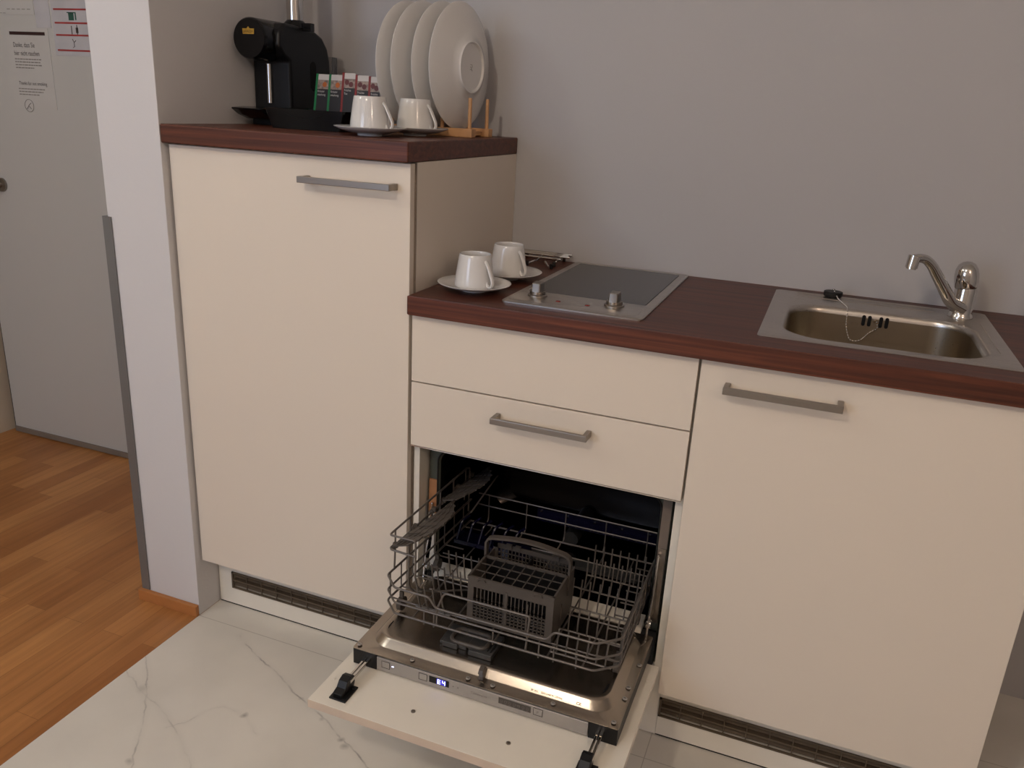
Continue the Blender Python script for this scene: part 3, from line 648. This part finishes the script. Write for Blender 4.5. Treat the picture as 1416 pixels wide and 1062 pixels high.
# ------------------------------------------------------------------ dishwasher
dw = thing('dishwasher', (.3, .1, .18), 'compact built-in dishwasher with its door folded open under the drawers', 'dishwasher')
def vl(x0, z0, x1, z1, r, y, nc=8): return [(x, y, z) for x, z in rrect(x0, z0, x1, z1, r, nc)]
TX0, TX1, TZ0, TZ1 = .0435, .5535, .272, .5860
f = MB(); f.loft([vl(.0215, .178, .5745, .6060, .004, .50), vl(.0215, .178, .5745, .6060, .004, .062), vl(TX0, TZ0, TX1, TZ1, .032, .060), vl(TX0+.003, TZ0+.003, TX1-.003, TZ1-.003, .030, .066)], True, False)
f.build('casing', 'sage', dw, ang=30)
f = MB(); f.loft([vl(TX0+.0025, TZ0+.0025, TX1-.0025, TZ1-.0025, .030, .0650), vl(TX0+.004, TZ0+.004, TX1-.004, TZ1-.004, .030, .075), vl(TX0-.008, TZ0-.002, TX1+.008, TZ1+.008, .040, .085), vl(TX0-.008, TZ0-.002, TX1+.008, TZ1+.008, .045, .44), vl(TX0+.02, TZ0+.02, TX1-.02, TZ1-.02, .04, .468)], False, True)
tub = f.build('tub', 'tub', dw, ang=45, label='interior tub in steel darkened for the shade inside')
f = MB(); f.tube([(x, .0585, z) for x, z in rrect(TX0-.001, TZ0-.001, TX1+.001, TZ1+.001, .033, 8)], .0020, 6, closed=True); f.build('door_seal', 'rubber', tub)
MB().box(.0225, .0565, .425, .0415, .0605, .5100).build('insulation_strip', 'tan', dw, smooth=False, label='tan strip beside the tub')
MB().box(.0225, .0565, .285, .0415, .0605, .4240).build('insulation_strip', 'pale', dw, smooth=False, label='pale strip beside the tub')
MB().box(.5555, .0565, .46, .5740, .0605, .5900).build('insulation_strip', 'edge', dw, smooth=False, label='grey brown strip beside the tub')
MB().box(.5555, .0545, .29, .5735, .0605, .47).build('foil_strip', 'foil', dw, smooth=False, bevel=.001, label='crumpled silver foil strip')
MB().box(.0235, .055, .180, .5735, .061, .268).build('lower_panel', 'black', dw, smooth=False)
for x0_, x1_ in ((.5590, .5630), (.0335, .0375)):
    f = MB(); f.prism([(.052, .455), (.046, .455), (.030, .37), (.016, .33), (.005, .262), (.022, .262), (.034, .32), (.046, .36)], 'x', x0_, x1_)
    f.build('hinge_arm', 'polish', dw, smooth=False, bevel=.0008, label='bare steel hinge arm')
    MB().cyl((x0_-.003, .024, .305), (x1_+.003, .024, .305), .010, n=20).build('hinge_spring', 'chrome', dw)
MB().prism([(.020, .2800), (.060, .2960), (.066, .2960), (.066, .2750), (.020, .2750)], 'x', .052, .546).build('threshold', 'pale', dw, ang=60, label='pale lip between door and tub')
# door: black box with steel liner on top, lying horizontally
LX0, LX1, LY0, LY1, LZ = .0240, .5745, -.2755, .0180, .2800
f = MB(); f.box(LX0+.0005, LY0+.001, .2390, .0775, LY1, LZ-.0052); f.box(.5200, LY0+.001, .2390, LX1-.0005, LY1, LZ-.0052); f.box(.0775, LY0+.014, .2390, .52, LY1, LZ-.0052)
f.box(.0775, LY0+.0015, .2738, .52, LY0+.014, LZ-.0052)
dd = f.build('door', 'black', dw, smooth=False, bevel=.0008)
f = MB()
def ll(e, z, r=.004): return [(x, y, z-(.0036 if y < -.2 else 0)) for x, y in rrect(LX0+e, LY0+e, LX1-e, LY1-e, r, 10)]
def pl2(e, z, r=.042): return [(x, y, z) for x, y in rrect(.0440+e, -.2540+e, .5560-e, LY1-.004-e*.2, r, 10)]
f.loft([ll(0, LZ-.0014), ll(0, LZ), pl2(0, LZ), pl2(.0012, LZ+.0008), pl2(.0110, LZ+.0135, .038), pl2(.0140, LZ+.0160, .036), pl2(.0175, LZ+.0168, .034), pl2(.026, LZ+.0155, .03)], True, True)
ln_ = f.build('steel_liner', 'liner', dd, ang=30, label='stainless steel inner liner with a raised middle')
LT = LZ+.0157
for x, y in ((.034, -.266), (.563, -.264), (.566, -.194), (.565, -.161), (.569, -.086), (.275, -.267), (.326, -.266), (.447, -.264), (.153, -.264)):
    s2 = MB(); s2.lathe([(0, LZ), (.0048, LZ), (.0046, LZ+.0012), (.0030, LZ+.0018), (0, LZ+.0016)], (x, y, 0), 18); s2.box(x-.0022, y-.0004, LZ+.0016, x+.0022, y+.0004, LZ+.0020, 1)
    s2.build('screw', ['panel', 'matte'], dd, ang=40)
f = MB(); f.box(.079, LY0, .2420, .5190, LY0+.0135, .2712); cp = f.build('control_panel', 'panel', dd, smooth=False, bevel=.0008, label='silver control strip on the door edge')
yf = LY0-.0002
def outline(m, x0, z0, x1, z1, t=.0007, y=yf):
    for a in ((x0, z0, x1, z0+t), (x0, z1-t, x1, z1), (x0, z0, x0+t, z1), (x1-t, z0, x1, z1)): m.box(a[0], y-.0004, a[1], a[2], y+.0002, a[3])
for x0_, z0_ in ((.0905, .2505), (.1735, .2505), (.4130, .2525)):
    m = MB(); m.box(x0_+.001, yf-.0006, z0_+.001, x0_+.0175, yf+.0004, z0_+.0145); m.build('button', 'panel', dd, smooth=False, bevel=.0004)
    m = MB(); outline(m, x0_, z0_, x0_+.0185, z0_+.0155); m.build('button_outline', 'gap', dd, smooth=False)
m = MB(); m.box(.1965, yf-.0004, .2520, .2390, yf+.0002, .2660); m.build('display', 'gloss', dd, smooth=False, label='dark display window')
m = MB(); m.box(.2130, yf-.0008, .2533, .2325, yf-.0004, .2650); m.build('display_glow', 'ledglow', dd, smooth=False)
def seg7(m, x, z, w, h, segs, t=.0012, y=yf-.0010):
    S7 = dict(a=(x, z+h-t, x+w, z+h), g=(x, z+h/2-t/2, x+w, z+h/2+t/2), d=(x, z, x+w, z+t), f=(x, z+h/2, x+t, z+h), e=(x, z, x+t, z+h/2), b=(x+w-t, z+h/2, x+w, z+h), c=(x+w-t, z, x+w, z+h/2))
    for s3 in segs: a = S7[s3]; m.box(a[0], y-.0002, a[1], a[2], y+.0001, a[3])
m = MB(); seg7(m, .2150, .2545, .0060, .0096, 'afged', .0011); seg7(m, .2250, .2545, .0060, .0096, 'fgbc', .0011); m.build('display_digits', 'led', dd, smooth=False, label='glowing E4 error code')
MB().box(.1135, yf-.0005, .2585, .1180, yf+.0001, .2600).build('power_light', 'led', dd, smooth=False, label='small lit white light')
text_mb('Constructa', .0075, (.2850, yf, .2555), X, U).build('brand_lettering', 'inkfaint', dd, smooth=False)
text_mb('P', .0085, (.4195, yf-.0007, .2570), X, U).build('button_lettering', 'inkfaint', dd, smooth=False)
m = MB()
for k in range(2): m.cyl((.248+.010*k, yf+.0001, .258), (.248+.010*k, yf-.0003, .258), .0012, n=10)
m.build('pinhole', 'inkfaint', dd)
m = MB(); m.box(.3430, yf-.0004, .2535, .4080, yf+.0002, .2670); m.build('programme_strip', 'greyp', dd, smooth=False, label='dark grey strip of programme symbols')
m = MB()
for k in range(7):
    x = .3465+k*.0088; outline(m, x, .2585, x+.0045, .2630, .0005, yf-.0004); m.box(x, yf-.0009, .2555, x+.004, yf-.0003, .2562)
m.build('programme_symbol', 'inkfaint', dd, smooth=False)
# latch hook, detergent drawer, lettering pressed on the liner
m = MB(); m.prism([(-.262, LZ), (-.244, LZ), (-.244, LZ+.020), (-.252, LZ+.026), (-.262, LZ+.022), (-.266, LZ+.015), (-.258, LZ+.014), (-.262, LZ+.008)], 'x', .294, .3035)
m.build('latch', 'greyp', dd, smooth=False, bevel=.0008, label='grey door latch hook')
text_mb('IP X1   220-240 V 50 Hz', .0062, (.398, -.2513, LZ+.0046), (1, 0, 0), (0, .1, 1), .0012).build('rating_lettering', 'inkfaint', dd, smooth=False)
text_mb('CE', .0085, (.487, -.2513, LZ+.0040), (1, 0, 0), (0, .1, 1), .0012).build('rating_mark', 'ink', dd, smooth=False)
m = MB(); m.box(.187, -.212, LT, .245, -.150, LT+.008); m.box(.245, -.206, LT, .303, -.150, LT+.010); m.box(.195, -.218, LT, .228, -.205, LT+.012); m.box(.254, -.2225, LT, .303, -.200, LT+.012)
dt = m.build('detergent_dispenser', 'dgrey', dd, smooth=False, bevel=.0015)
m = MB(); m.tube([(x, y, LT+.0135) for x, y in rrect(.208, -.211, .284, -.166, .014, 6)], .0042, 8, closed=True); m.build('dispenser_lid_ring', 'greyp', dt)
m = MB()
for k in range(2): m.box(.289+.007*k, -.212, LT+.010, .2915+.007*k, -.178, LT+.0125)
m.build('dispenser_slot', 'matte', dt, smooth=False)
m = MB()
for dx, sgn in ((.060, 1), (.538, -1)):
    m.prism([(dx-.002*sgn, -.168), (dx+.003*sgn, -.168), (dx+.005*sgn, -.185), (dx+.009*sgn, -.188), (dx+.009*sgn, -.194), (dx+.012*sgn, -.222), (dx+.007*sgn, -.222), (dx+.004*sgn, -.196), (dx, -.190)], 'z', LT-.0004, LT+.0003)
m.build('wheel_slot', 'matte', dd, smooth=False)
# furniture front under the opened door
FX0, FX1, FY0, FY1, FZ = .0030, .5985, -.4020, -.0175, .2380
fp = MB().box(FX0, FY0, FZ-.0175, FX1, FY1, FZ).build('furniture_front', ['pale'], dw, smooth=False, bevel=.0010, label='cream furniture panel under the opened door')
MB().box(FX0, FY0-.0008, FZ-.0175, FX1, FY0, FZ-.0005).build('panel_edge', 'creamedge', fp, smooth=False)
for x, y, k in ((.200, -.348, 1), (.393, -.348, 1), (.015, -.332, 0), (.587, -.072, 0)):
    m = MB(); m.lathe([(0, FZ), (.0045, FZ), (.0042, FZ+.0012), (0, FZ+.0016)], (x, y, 0), 18); m.build('screw_cap', 'nickel' if k else 'pale', fp, ang=40)
for xs in (1, -1):
    xc = .0580 if xs > 0 else .5420
    m = MB(); m.box(xc-.020, -.384, FZ, xc+.016, -.336, FZ+.0035)
    m.prism([(-.378, FZ+.003), (-.336, FZ+.003), (-.332, FZ+.012), (-.334, FZ+.026), (-.345, FZ+.030), (-.358, FZ+.026), (-.366, FZ+.016), (-.380, FZ+.012)], 'x', xc-.014, xc+.006)
    m.cyl((xc+.011, -.345, FZ+.003), (xc+.011, -.345, FZ+.006), .0032, n=12)
    m.build('hinge_bracket', 'black', fp, ang=30, bevel=.0010, label='black hinge bracket on the panel')
    m = MB(); m.box(xc+.0015, -.350, FZ+.018, xc+.0075, -.258, FZ+.025); m.box(xc-.0055, -.350, FZ+.018, xc-.0005, -.258, FZ+.025); m.build('slide_rod', 'chrome', fp, smooth=False, bevel=.0008, label='shiny slide rod')
# ------------------------------------------------------------------ dish rack (wires), a part of the dishwasher that slides out over the door
RX0, RX1, RY0, RY1 = .0570, .5450, -.2120, .215
W = .0021
def hoop(z, yf_, ch=.036, dip=False, r=W, back=RY1, shut=True):
    lf = [(RX0+.006, back, z), (RX0, back-.01, z)]
    p = [(RX0+.004, back, z), (RX0-.010, yf_+ch, z), (.0830, yf_, z)]
    if dip: p += [(.160, yf_, z), (.176, yf_, dip), (.409, yf_, dip), (.424, yf_, z)]
    p += [(.5045, yf_, z), (RX1, yf_+ch, z), (RX1-.004, back, z)]+([(RX0+.004, back, z)] if shut else [])
    return p
rk2 = MB()
for z, dip, r in ((.335, None, .0024), (.3605, None, .0022), (.3950, .374, .0024)):
    p = hoop(z, RY0, dip=dip, shut=z < .34)
    rk2.tube(fillet(p, .007, 4), r, 8)
# uprights at the front and sides
for x in (.150, .172, .300, .395, .425, .470):
    rk2.ftube([(x, RY0+.001, .328), (x, RY0+.001, .364)], W*.8, .003, 6)
rk2.ftube([(.178, RY0+.002, .336), (.178, RY0+.002, .372), (.193, RY0+.002, .412), (.372, RY0+.002, .412), (.372, RY0+.002, .404), (.368, RY0+.002, .336)], .0023, .008, 7)
ys = [-.165, -.12, -.07, -.02, .03, .08, .13, .18]
for y in ys:
    for xx, s1 in ((RX0, -1), (RX1, 1)):
        xo = xx if s1 > 0 else xx-.010+.010*(y+.17)/.38
        rk2.ftube([(xo-s1*.05, y, .335), (xo, y, .335), (xo, y, .3950)], W*.8, .006, 6)
# base wires running left to right and front to back
for y in (-.165, -.057, .047, .16):
    rk2.ftube([(RX0+.01, y, .333), (RX1-.006, y, .333)], W*.8, .004, 6)
for x in (.12, .20, .30, .41, .48):
    rk2.ftube([(x, RY0+.002, .335), (x, RY0+.006, .329), (x, RY1-.006, .329), (x, RY1, .335)], W*.85, .004, 6)
# raised rear rail
for z in (.381, .411): rk2.ftube([(RX0+.02, RY1+.01, z), (RX1-.02, RY1+.01, z)], W*.85, .004, 6)
for x in (.105, .205, .305, .405, .505): rk2.ftube([(x, RY1, .335), (x, RY1+.01, .345), (x, RY1+.01, .411)], W*.8, .004, 6)
rack = rk2.build('dish_rack', 'wire', dw, ang=60, label='grey coated wire rack pulled part way out')
# tall left side frame carrying the folding shelf
SXL = .050
m = MB()
m.ftube([(.1060, -.167, .400), (.1060, -.167, .4830), (.0485, -.170, .4850), (SXL-.002, -.155, .4850), (SXL+.004, .20, .4850), (SXL+.004, .215, .478), (SXL+.004, .215, .36)], .0023, .007, 8)
m.ftube([(.1060, -.167, .4470), (.0490, -.170, .4520), (SXL-.002, -.155, .4500), (SXL+.004, .215, .4500)], .0023, .007, 8)
m.ftube([(.1060, -.167, .400), (.1090, -.160, .368), (.1300, -.120, .345), (.2000, -.060, .336)], .0022, .010, 7)
m.ftube([(.0900, -.167, .465), (.0900, -.165, .372), (.1000, -.150, .350)], .0021, .008, 7)
for y in (-.150, -.085, -.01, .06, .13, .20): m.ftube([(SXL, y, .485), (SXL, y, .450), (SXL-.002, y, .396)], .0020, .004, 7)
m.ftube([(.125, .22, .47), (.145, .02, .470)], .0018, .004, 6)
m.build('side_frame', 'wire', rack, ang=60)
# folding cup shelves: ribbed grey plastic
def shelf(y0, y1, seed):
    m = MB(); N = 13
    def zed(x): return .458+.32*(x-.055)
    top, bot = [], []
    for i in range(N+1):
        t = i/N; y = y0+(y1-y0)*t
        xi = .056+.034*max(0, t-.08)*1.0
        xo = .056+(.066*math.sin(PI*min(1, .12+t*.80))**.75)+(.004 if i % 2 else 0)
        top.append((xi, y)); bot.append((max(xo, xi+.004), y))
    for i in range(N):
        a, b_, c_, d_ = top[i], top[i+1], bot[i+1], bot[i]
        zz = [zed(p[0])+(.0015 if i % 2 else 0) for p in (a, b_, c_, d_)]
        vs = [(p[0], p[1], z) for p, z in zip((a, b_, (c_[0], c_[1]), (d_[0]+.003, d_[1])), zz)]
        vs += [(x, y, z+.0035) for x, y, z in vs]
        m.add(vs, [(0, 3, 2, 1), (4, 5, 6, 7), (0, 1, 5, 4), (1, 2, 6, 5), (2, 3, 7, 6), (3, 0, 4, 7)])
    for k in range(1, 4):     # long ribs
        P = [(top[i][0]+(bot[i][0]-top[i][0])*k/4, top[i][1], zed(top[i][0]+(bot[i][0]-top[i][0])*k/4)+.0045) for i in range(N+1)]
        m.tube(P, .0011, 5)
    for t in (.05, .45, .85):
        y = y0+(y1-y0)*t; m.cyl((SXL, y-.006, .4505), (SXL, y+.006, .4505), .0055, n=12); m.box(SXL, y-.004, .452, .060, y+.004, .462)
    m.build('cup_shelf', 'greyp', rack, smooth=False, label='grey ribbed folding cup shelf')
shelf(-.168, .052, 1); shelf(.060, .255, 2)
# rows of tines
def tine_row(xs, y, lean, h, kink=0):
    m = MB()
    m.tube([(xs[0]-.012, y, .3335), (xs[-1]+.012, y, .3335)], W, 7)
    for x in xs:
        pth = [(x, y, .333), (x-lean*.4, y+kink, .333+h*.45), (x-lean, y+kink*1.2, .333+h)]
        m.ftube(pth, .0018, .006, 6)
    m.build('tine_row', 'wire', rack, ang=60)
RXs = [.402, .420, .438, .459, .478, .497, .516]
tine_row([.424, .443, .463, .484, .503, .521], -.190, -.004, .060, -.004)
tine_row([.404, .423, .442, .462, .482, .502, .522], -.112, -.004, .062, -.006)
tine_row([x for x in RXs], -.030, -.002, .068, .004)
tine_row([.410+.019*k for k in range(7)], .045, 0, .072, .012)
tine_row([.410+.019*k for k in range(7)], .105, 0, .072, .012)
tine_row([.122, .139, .158, .177], -.170, .006, .060, -.008)
tine_row([.118, .131, .147, .166, .184], -.100, .004, .066, -.006)
tine_row([.125, .143, .161, .179, .197], -.035, .004, .066, -.004)
# rack wheels
for x, y in ((.066, -.150), (.066, .02), (.5360, -.150), (.5360, .02)):
    m = MB(); m.cyl((x-.005, y, .3165), (x+.005, y, .3165), .0155, n=24); m.cyl((x-.006, y, .3165), (x+.006, y, .3165), .006, n=16); m.box(x-.004, y-.003, .3165, x+.004, y+.003, .345)
    m.build('rack_wheel', 'greyp', rack, ang=40)
m = MB()
m.box(.5380, -.150, .345, .5420, .16, .352)
for k in range(9): m.box(.5375, -.150+.034*k, .345, .5430, -.136+.034*k, .392)
m.box(.5380, -.150, .386, .5425, .13, .393)
m.build('side_clip', 'greyp', rack, smooth=False, bevel=.001)
# navy plastic pieces at the back of the tub
m = MB()
m.box(.220, .262, .354, .520, .266, .386)
for k in range(16): m.cyl((.228+k*.0188, .2615, .360), (.228+k*.0188, .2600, .360), .0028, n=10, m=1)
for k in range(5): m.cyl((.232+k*.068, .2615, .381), (.232+k*.068, .2595, .381), .003, n=10, m=1)
m.build('rear_plate_holder', ['navy', 'chrome'], rack, smooth=False, label='dark blue plastic strip on the rear rail')
m = MB()
for k in range(6): m.ftube([(.075+.028*k, .10, .336), (.080+.028*k, .12, .385), (.092+.028*k, .14, .392)], .0032, .01, 7)
m.box(.07, .098, .335, .25, .145, .345); m.box(.212, .05, .336, .228, .10, .385)
m.build('blue_glass_holder', 'navy', rack, ang=40, label='dark blue plastic holder on the rack floor')
m = MB(); m.ftube([(.3, .45, .30), (.3, .30, .30)], .02, .01, 12); m.box(.10, .17, .300, .50, .20, .308); m.cyl((.3, .185, .285), (.3, .185, .300), .02, n=20)
m.build('spray_arm', 'dgrey', dw, ang=40)
# ------------------------------------------------------------------ cutlery basket: lifts out, so a thing of its own
cb = thing('cutlery_basket', (.32, -.11, .337), 'grey plastic cutlery basket with a carrying handle, standing in the dishwasher rack', 'cutlery basket')
cx0, cx1, cy0, cym, cy1, cz0, cz1 = .2270, .4070, -.1740, -.0850, -.0420, .3380, .4400
def lattice(m, p0, du, dv, nu, nv, U_, V_, th, tk):
    """bars over a rectangle: p0 corner, du/dv unit dirs, U_/V_ lengths"""
    p0, du, dv = Vector(p0), Vector(du), Vector(dv); n_ = du.cross(dv)
    def bar(a, b_, w, h, wd, hd):
        c8 = []
        for t in (0, tk):
            for q in ((0, 0), (1, 0), (1, 1), (0, 1)): c8.append(a+wd*w*q[0]+hd*h*q[1]+n_*t)
        m.add(c8, [(0, 3, 2, 1), (4, 5, 6, 7), (0, 1, 5, 4), (1, 2, 6, 5), (2, 3, 7, 6), (3, 0, 4, 7)])
    for i in range(nu+1): bar(p0+du*(U_*i/nu-th/2), None, th, V_, du, dv)
    for j in range(nv+1): bar(p0+dv*(V_*j/nv-th/2), None, U_, th, du, dv)
m = MB()
Zu = (0, 0, 1)
# front wall: solid border, tall slots over a square mesh
m.box(cx0, cy0, cz0, cx0+.012, cy0+.0025, cz1-.020); m.box(cx1-.014, cy0, cz0, cx1, cy0+.0025, cz1-.020); m.box(cx0, cy0, cz1-.020, cx1, cy0+.0025, cz1-.0045); m.box(cx0+.012, cy0, cz0, cx1-.014, cy0+.0025, cz0+.012)
m.box(.3060, cy0-.001, cz0+.006, .3120, cy0+.0025, cz1-.014); m.box(.3520, cy0-.001, cz0+.006, .3560, cy0+.0025, cz1-.03)
lattice(m, (cx0+.012, cy0+.0022, cz0+.012), (1, 0, 0), Zu, 19, 6, cx1-cx0-.026, .044, .0019, .0018)
lattice(m, (cx0+.012, cy0+.0022, cz0+.056), (1, 0, 0), Zu, 19, 1, cx1-cx0-.026, .026, .0019, .0018)
m.build('front_wall', 'greyp', cb, smooth=False)
m = MB()
m.box(cx0, cy0+.0026, cz0, cx0+.0025, cy1-.0026, cz1-.0045); m.box(cx1-.0025, cy0+.0026, cz0, cx1, cy1-.0026, cz1-.0045)
m.box(cx0, cy1-.0025, cz0, cx1, cy1, cz0+.05); m.box(cx0, cy1-.0025, cz1, cx1, cy1, cz1+.010); m.box(cx0, cy1-.0025, cz0, cx0+.01, cy1, cz1+.01); m.box(cx1-.01, cy1-.0025, cz0, cx1, cy1, cz1+.01)
lattice(m, (cx0+.01, cy1, cz0+.05), (1, 0, 0), Zu, 20, 5, cx1-cx0-.02, cz1-cz0-.05, .0019, .0018)
for x, y in ((cx0+.03, cy1-.004), (cx0+.05, cy1-.004), (cx1-.045, cy1-.004)): m.box(x, y-.002, cz1+.004, x+.012, y+.004, cz1+.014)
m.build('rear_wall', 'greyp', cb, smooth=False)
m = MB(); lattice(m, (cx0+.002, cy0+.002, cz0), (1, 0, 0), (0, 1, 0), 16, 10, cx1-cx0-.004, cy1-cy0-.004, .0016, .002); m.build('base_mesh', 'dgrey', cb, smooth=False)
m = MB()
m.box(cx0-.001, cy0-.001, cz1-.004, cx1+.001, cy0+.004, cz1+.002); m.box(cx0-.001, cym-.004, cz1-.004, cx1+.001, cym, cz1+.002)
m.box(cx0-.001, cy0, cz1-.004, cx0+.003, cym, cz1+.002); m.box(cx1-.003, cy0, cz1-.004, cx1+.001, cym, cz1+.002)
lattice(m, (cx0+.003, cy0+.003, cz1-.002), (1, 0, 0), (0, 1, 0), 8, 3, cx1-cx0-.006, cym-cy0-.006, .0016, .002)
for x in (cx0+.022, cx1-.040): m.tube(fillet([(x, cy0-.002, cz1-.004), (x+.003, cy0-.004, cz1+.0025), (x+.014, cy0-.004, cz1+.0025), (x+.017, cy0-.002, cz1-.004)], .003, 3), .0012, 6)
m.build('top_grid', 'greyp', cb, smooth=False, label='hinged grid lid with square holes')
m = MB(); m.box(cx0+.0025, cym-.001, cz0, cx1-.0025, cym+.001, cz1-.002); m.box((cx0+cx1)/2-.001, cym, cz0, (cx0+cx1)/2+.001, cy1-.003, cz1-.002); m.build('divider', 'matte', cb, smooth=False)  # black colour stands in for the shade seen through the lid holes
# arched handle: a flat strap
hl, hr = cx0-.0010, cx1+.0010; hy = -.0800
out, inn = [], []
N = 10
top0, arch = .4820, .0090
P = [(hl, .395), (hl, top0-.012)]+[(hl+.004, top0-.004), (hl+.012, top0)]
for i in range(1, N): t = i/N; P.append((hl+.012+(hr-hl-.024)*t, top0+arch*math.sin(PI*t)))
P += [(hr-.012, top0), (hr-.004, top0-.004), (hr, top0-.012), (hr, .395)]
L = []
for i, (x, z) in enumerate(P):
    a, b_ = P[max(0, i-1)], P[min(len(P)-1, i+1)]; tx, tz = b_[0]-a[0], b_[1]-a[1]; q = math.hypot(tx, tz); nx, nz = -tz/q, tx/q
    wdt = .0070
    L.append([(x+nx*u_*.0022, hy+v_*wdt, z+nz*u_*.0022) for u_, v_ in ((-1, -1), (1, -1), (1, 1), (-1, 1))])
MB().loft(L).build('handle', 'greyp', cb, ang=30, label='grey arched carrying handle')
# ------------------------------------------------------------------ lamps and added fill lights
def ceiling_lamp(x, y, label):
    c_ = thing('ceiling_light', (x, y, H), label, 'lamp')
    MB().cyl((x, y, H-.0005), (x, y, H-.03), .13, .13, 40).build('base', 'ceil', c_, ang=40)
    MB().lathe([(0, H-.075), (.05, H-.072), (.09, H-.06), (.115, H-.04), (.12, H-.030), (0, H-.030)], (x, y, 0), 40).build('shade', 'lampglass', c_, ang=60)
ceiling_lamp(.10, -2.1, 'round ceiling light in the middle of the room')
ceiling_lamp(2.1, -2.3, 'round ceiling fixture added to carry the warm fill on the right')  # fixture added to go with the right-hand fill light
ceiling_lamp(-1.5, -1.3, 'round ceiling fixture added to carry the cool fill over the hall')  # fixture added to go with the hall fill light
def light(name, kind, loc, energy, col, **k):
    l = bpy.data.lights.new(name, kind); l.energy = energy; l.color = col
    for a, v in k.items(): setattr(l, a, v)
    o = bpy.data.objects.new(name, l); COL.objects.link(o); o.location = loc; return o
light('ceiling_bulb', 'POINT', (.10, -2.1, 2.33), 38, (1, .85, .70), shadow_soft_size=.055)
light('hall_fill', 'POINT', (-1.5, -1.3, 2.30), 12.5, (.96, 1, .98), shadow_soft_size=.10)  # added cool fill that brightens and tints the left side
light('right_fill', 'POINT', (2.1, -2.3, 2.18), 20, (1, .74, .56), shadow_soft_size=.12)  # added warm fill for the side panel and right-hand doors
o = light('window_daylight', 'AREA', (-1.1, YF+.02, 1.55), 17, (.66, .80, 1), shape='RECTANGLE', size=1.1, size_y=1.1)
o.rotation_euler = (math.radians(90), 0, 0)
wd = bpy.data.worlds.new('world'); S.world = wd; wd.use_nodes = True
wd.node_tree.nodes['Background'].inputs['Color'].default_value = (.75, .8, .9, 1); wd.node_tree.nodes['Background'].inputs['Strength'].default_value = .05
# ------------------------------------------------------------------ camera
yaw, pitch, roll = .3573, -.3274, .0545
cy_, sy_, cp_, sp_, cr_, sr_ = math.cos(yaw), math.sin(yaw), math.cos(pitch), math.sin(pitch), math.cos(roll), math.sin(roll)
fw = Vector((-sy_*cp_, cy_*cp_, sp_)); rt = Vector((cy_, sy_, 0)); up = rt.cross(fw)
r2 = rt*cr_+up*sr_; u2 = up*cr_-rt*sr_
cam = bpy.data.cameras.new('camera'); co = bpy.data.objects.new('camera', cam); COL.objects.link(co)
Mx = Matrix((r2, u2, -fw)).transposed().to_4x4(); Mx.translation = Vector((.7794, -1.4651, 1.3226)); co.matrix_world = Mx
cam.sensor_width = 36; cam.lens = 36*1125.8/1416; cam.clip_start = .02
S.camera = co
S.view_settings.view_transform = 'Standard'; S.view_settings.look = 'None'; S.view_settings.exposure = 0; S.view_settings.gamma = 1
try: S.view_settings.use_curve_mapping = False
except Exception: pass
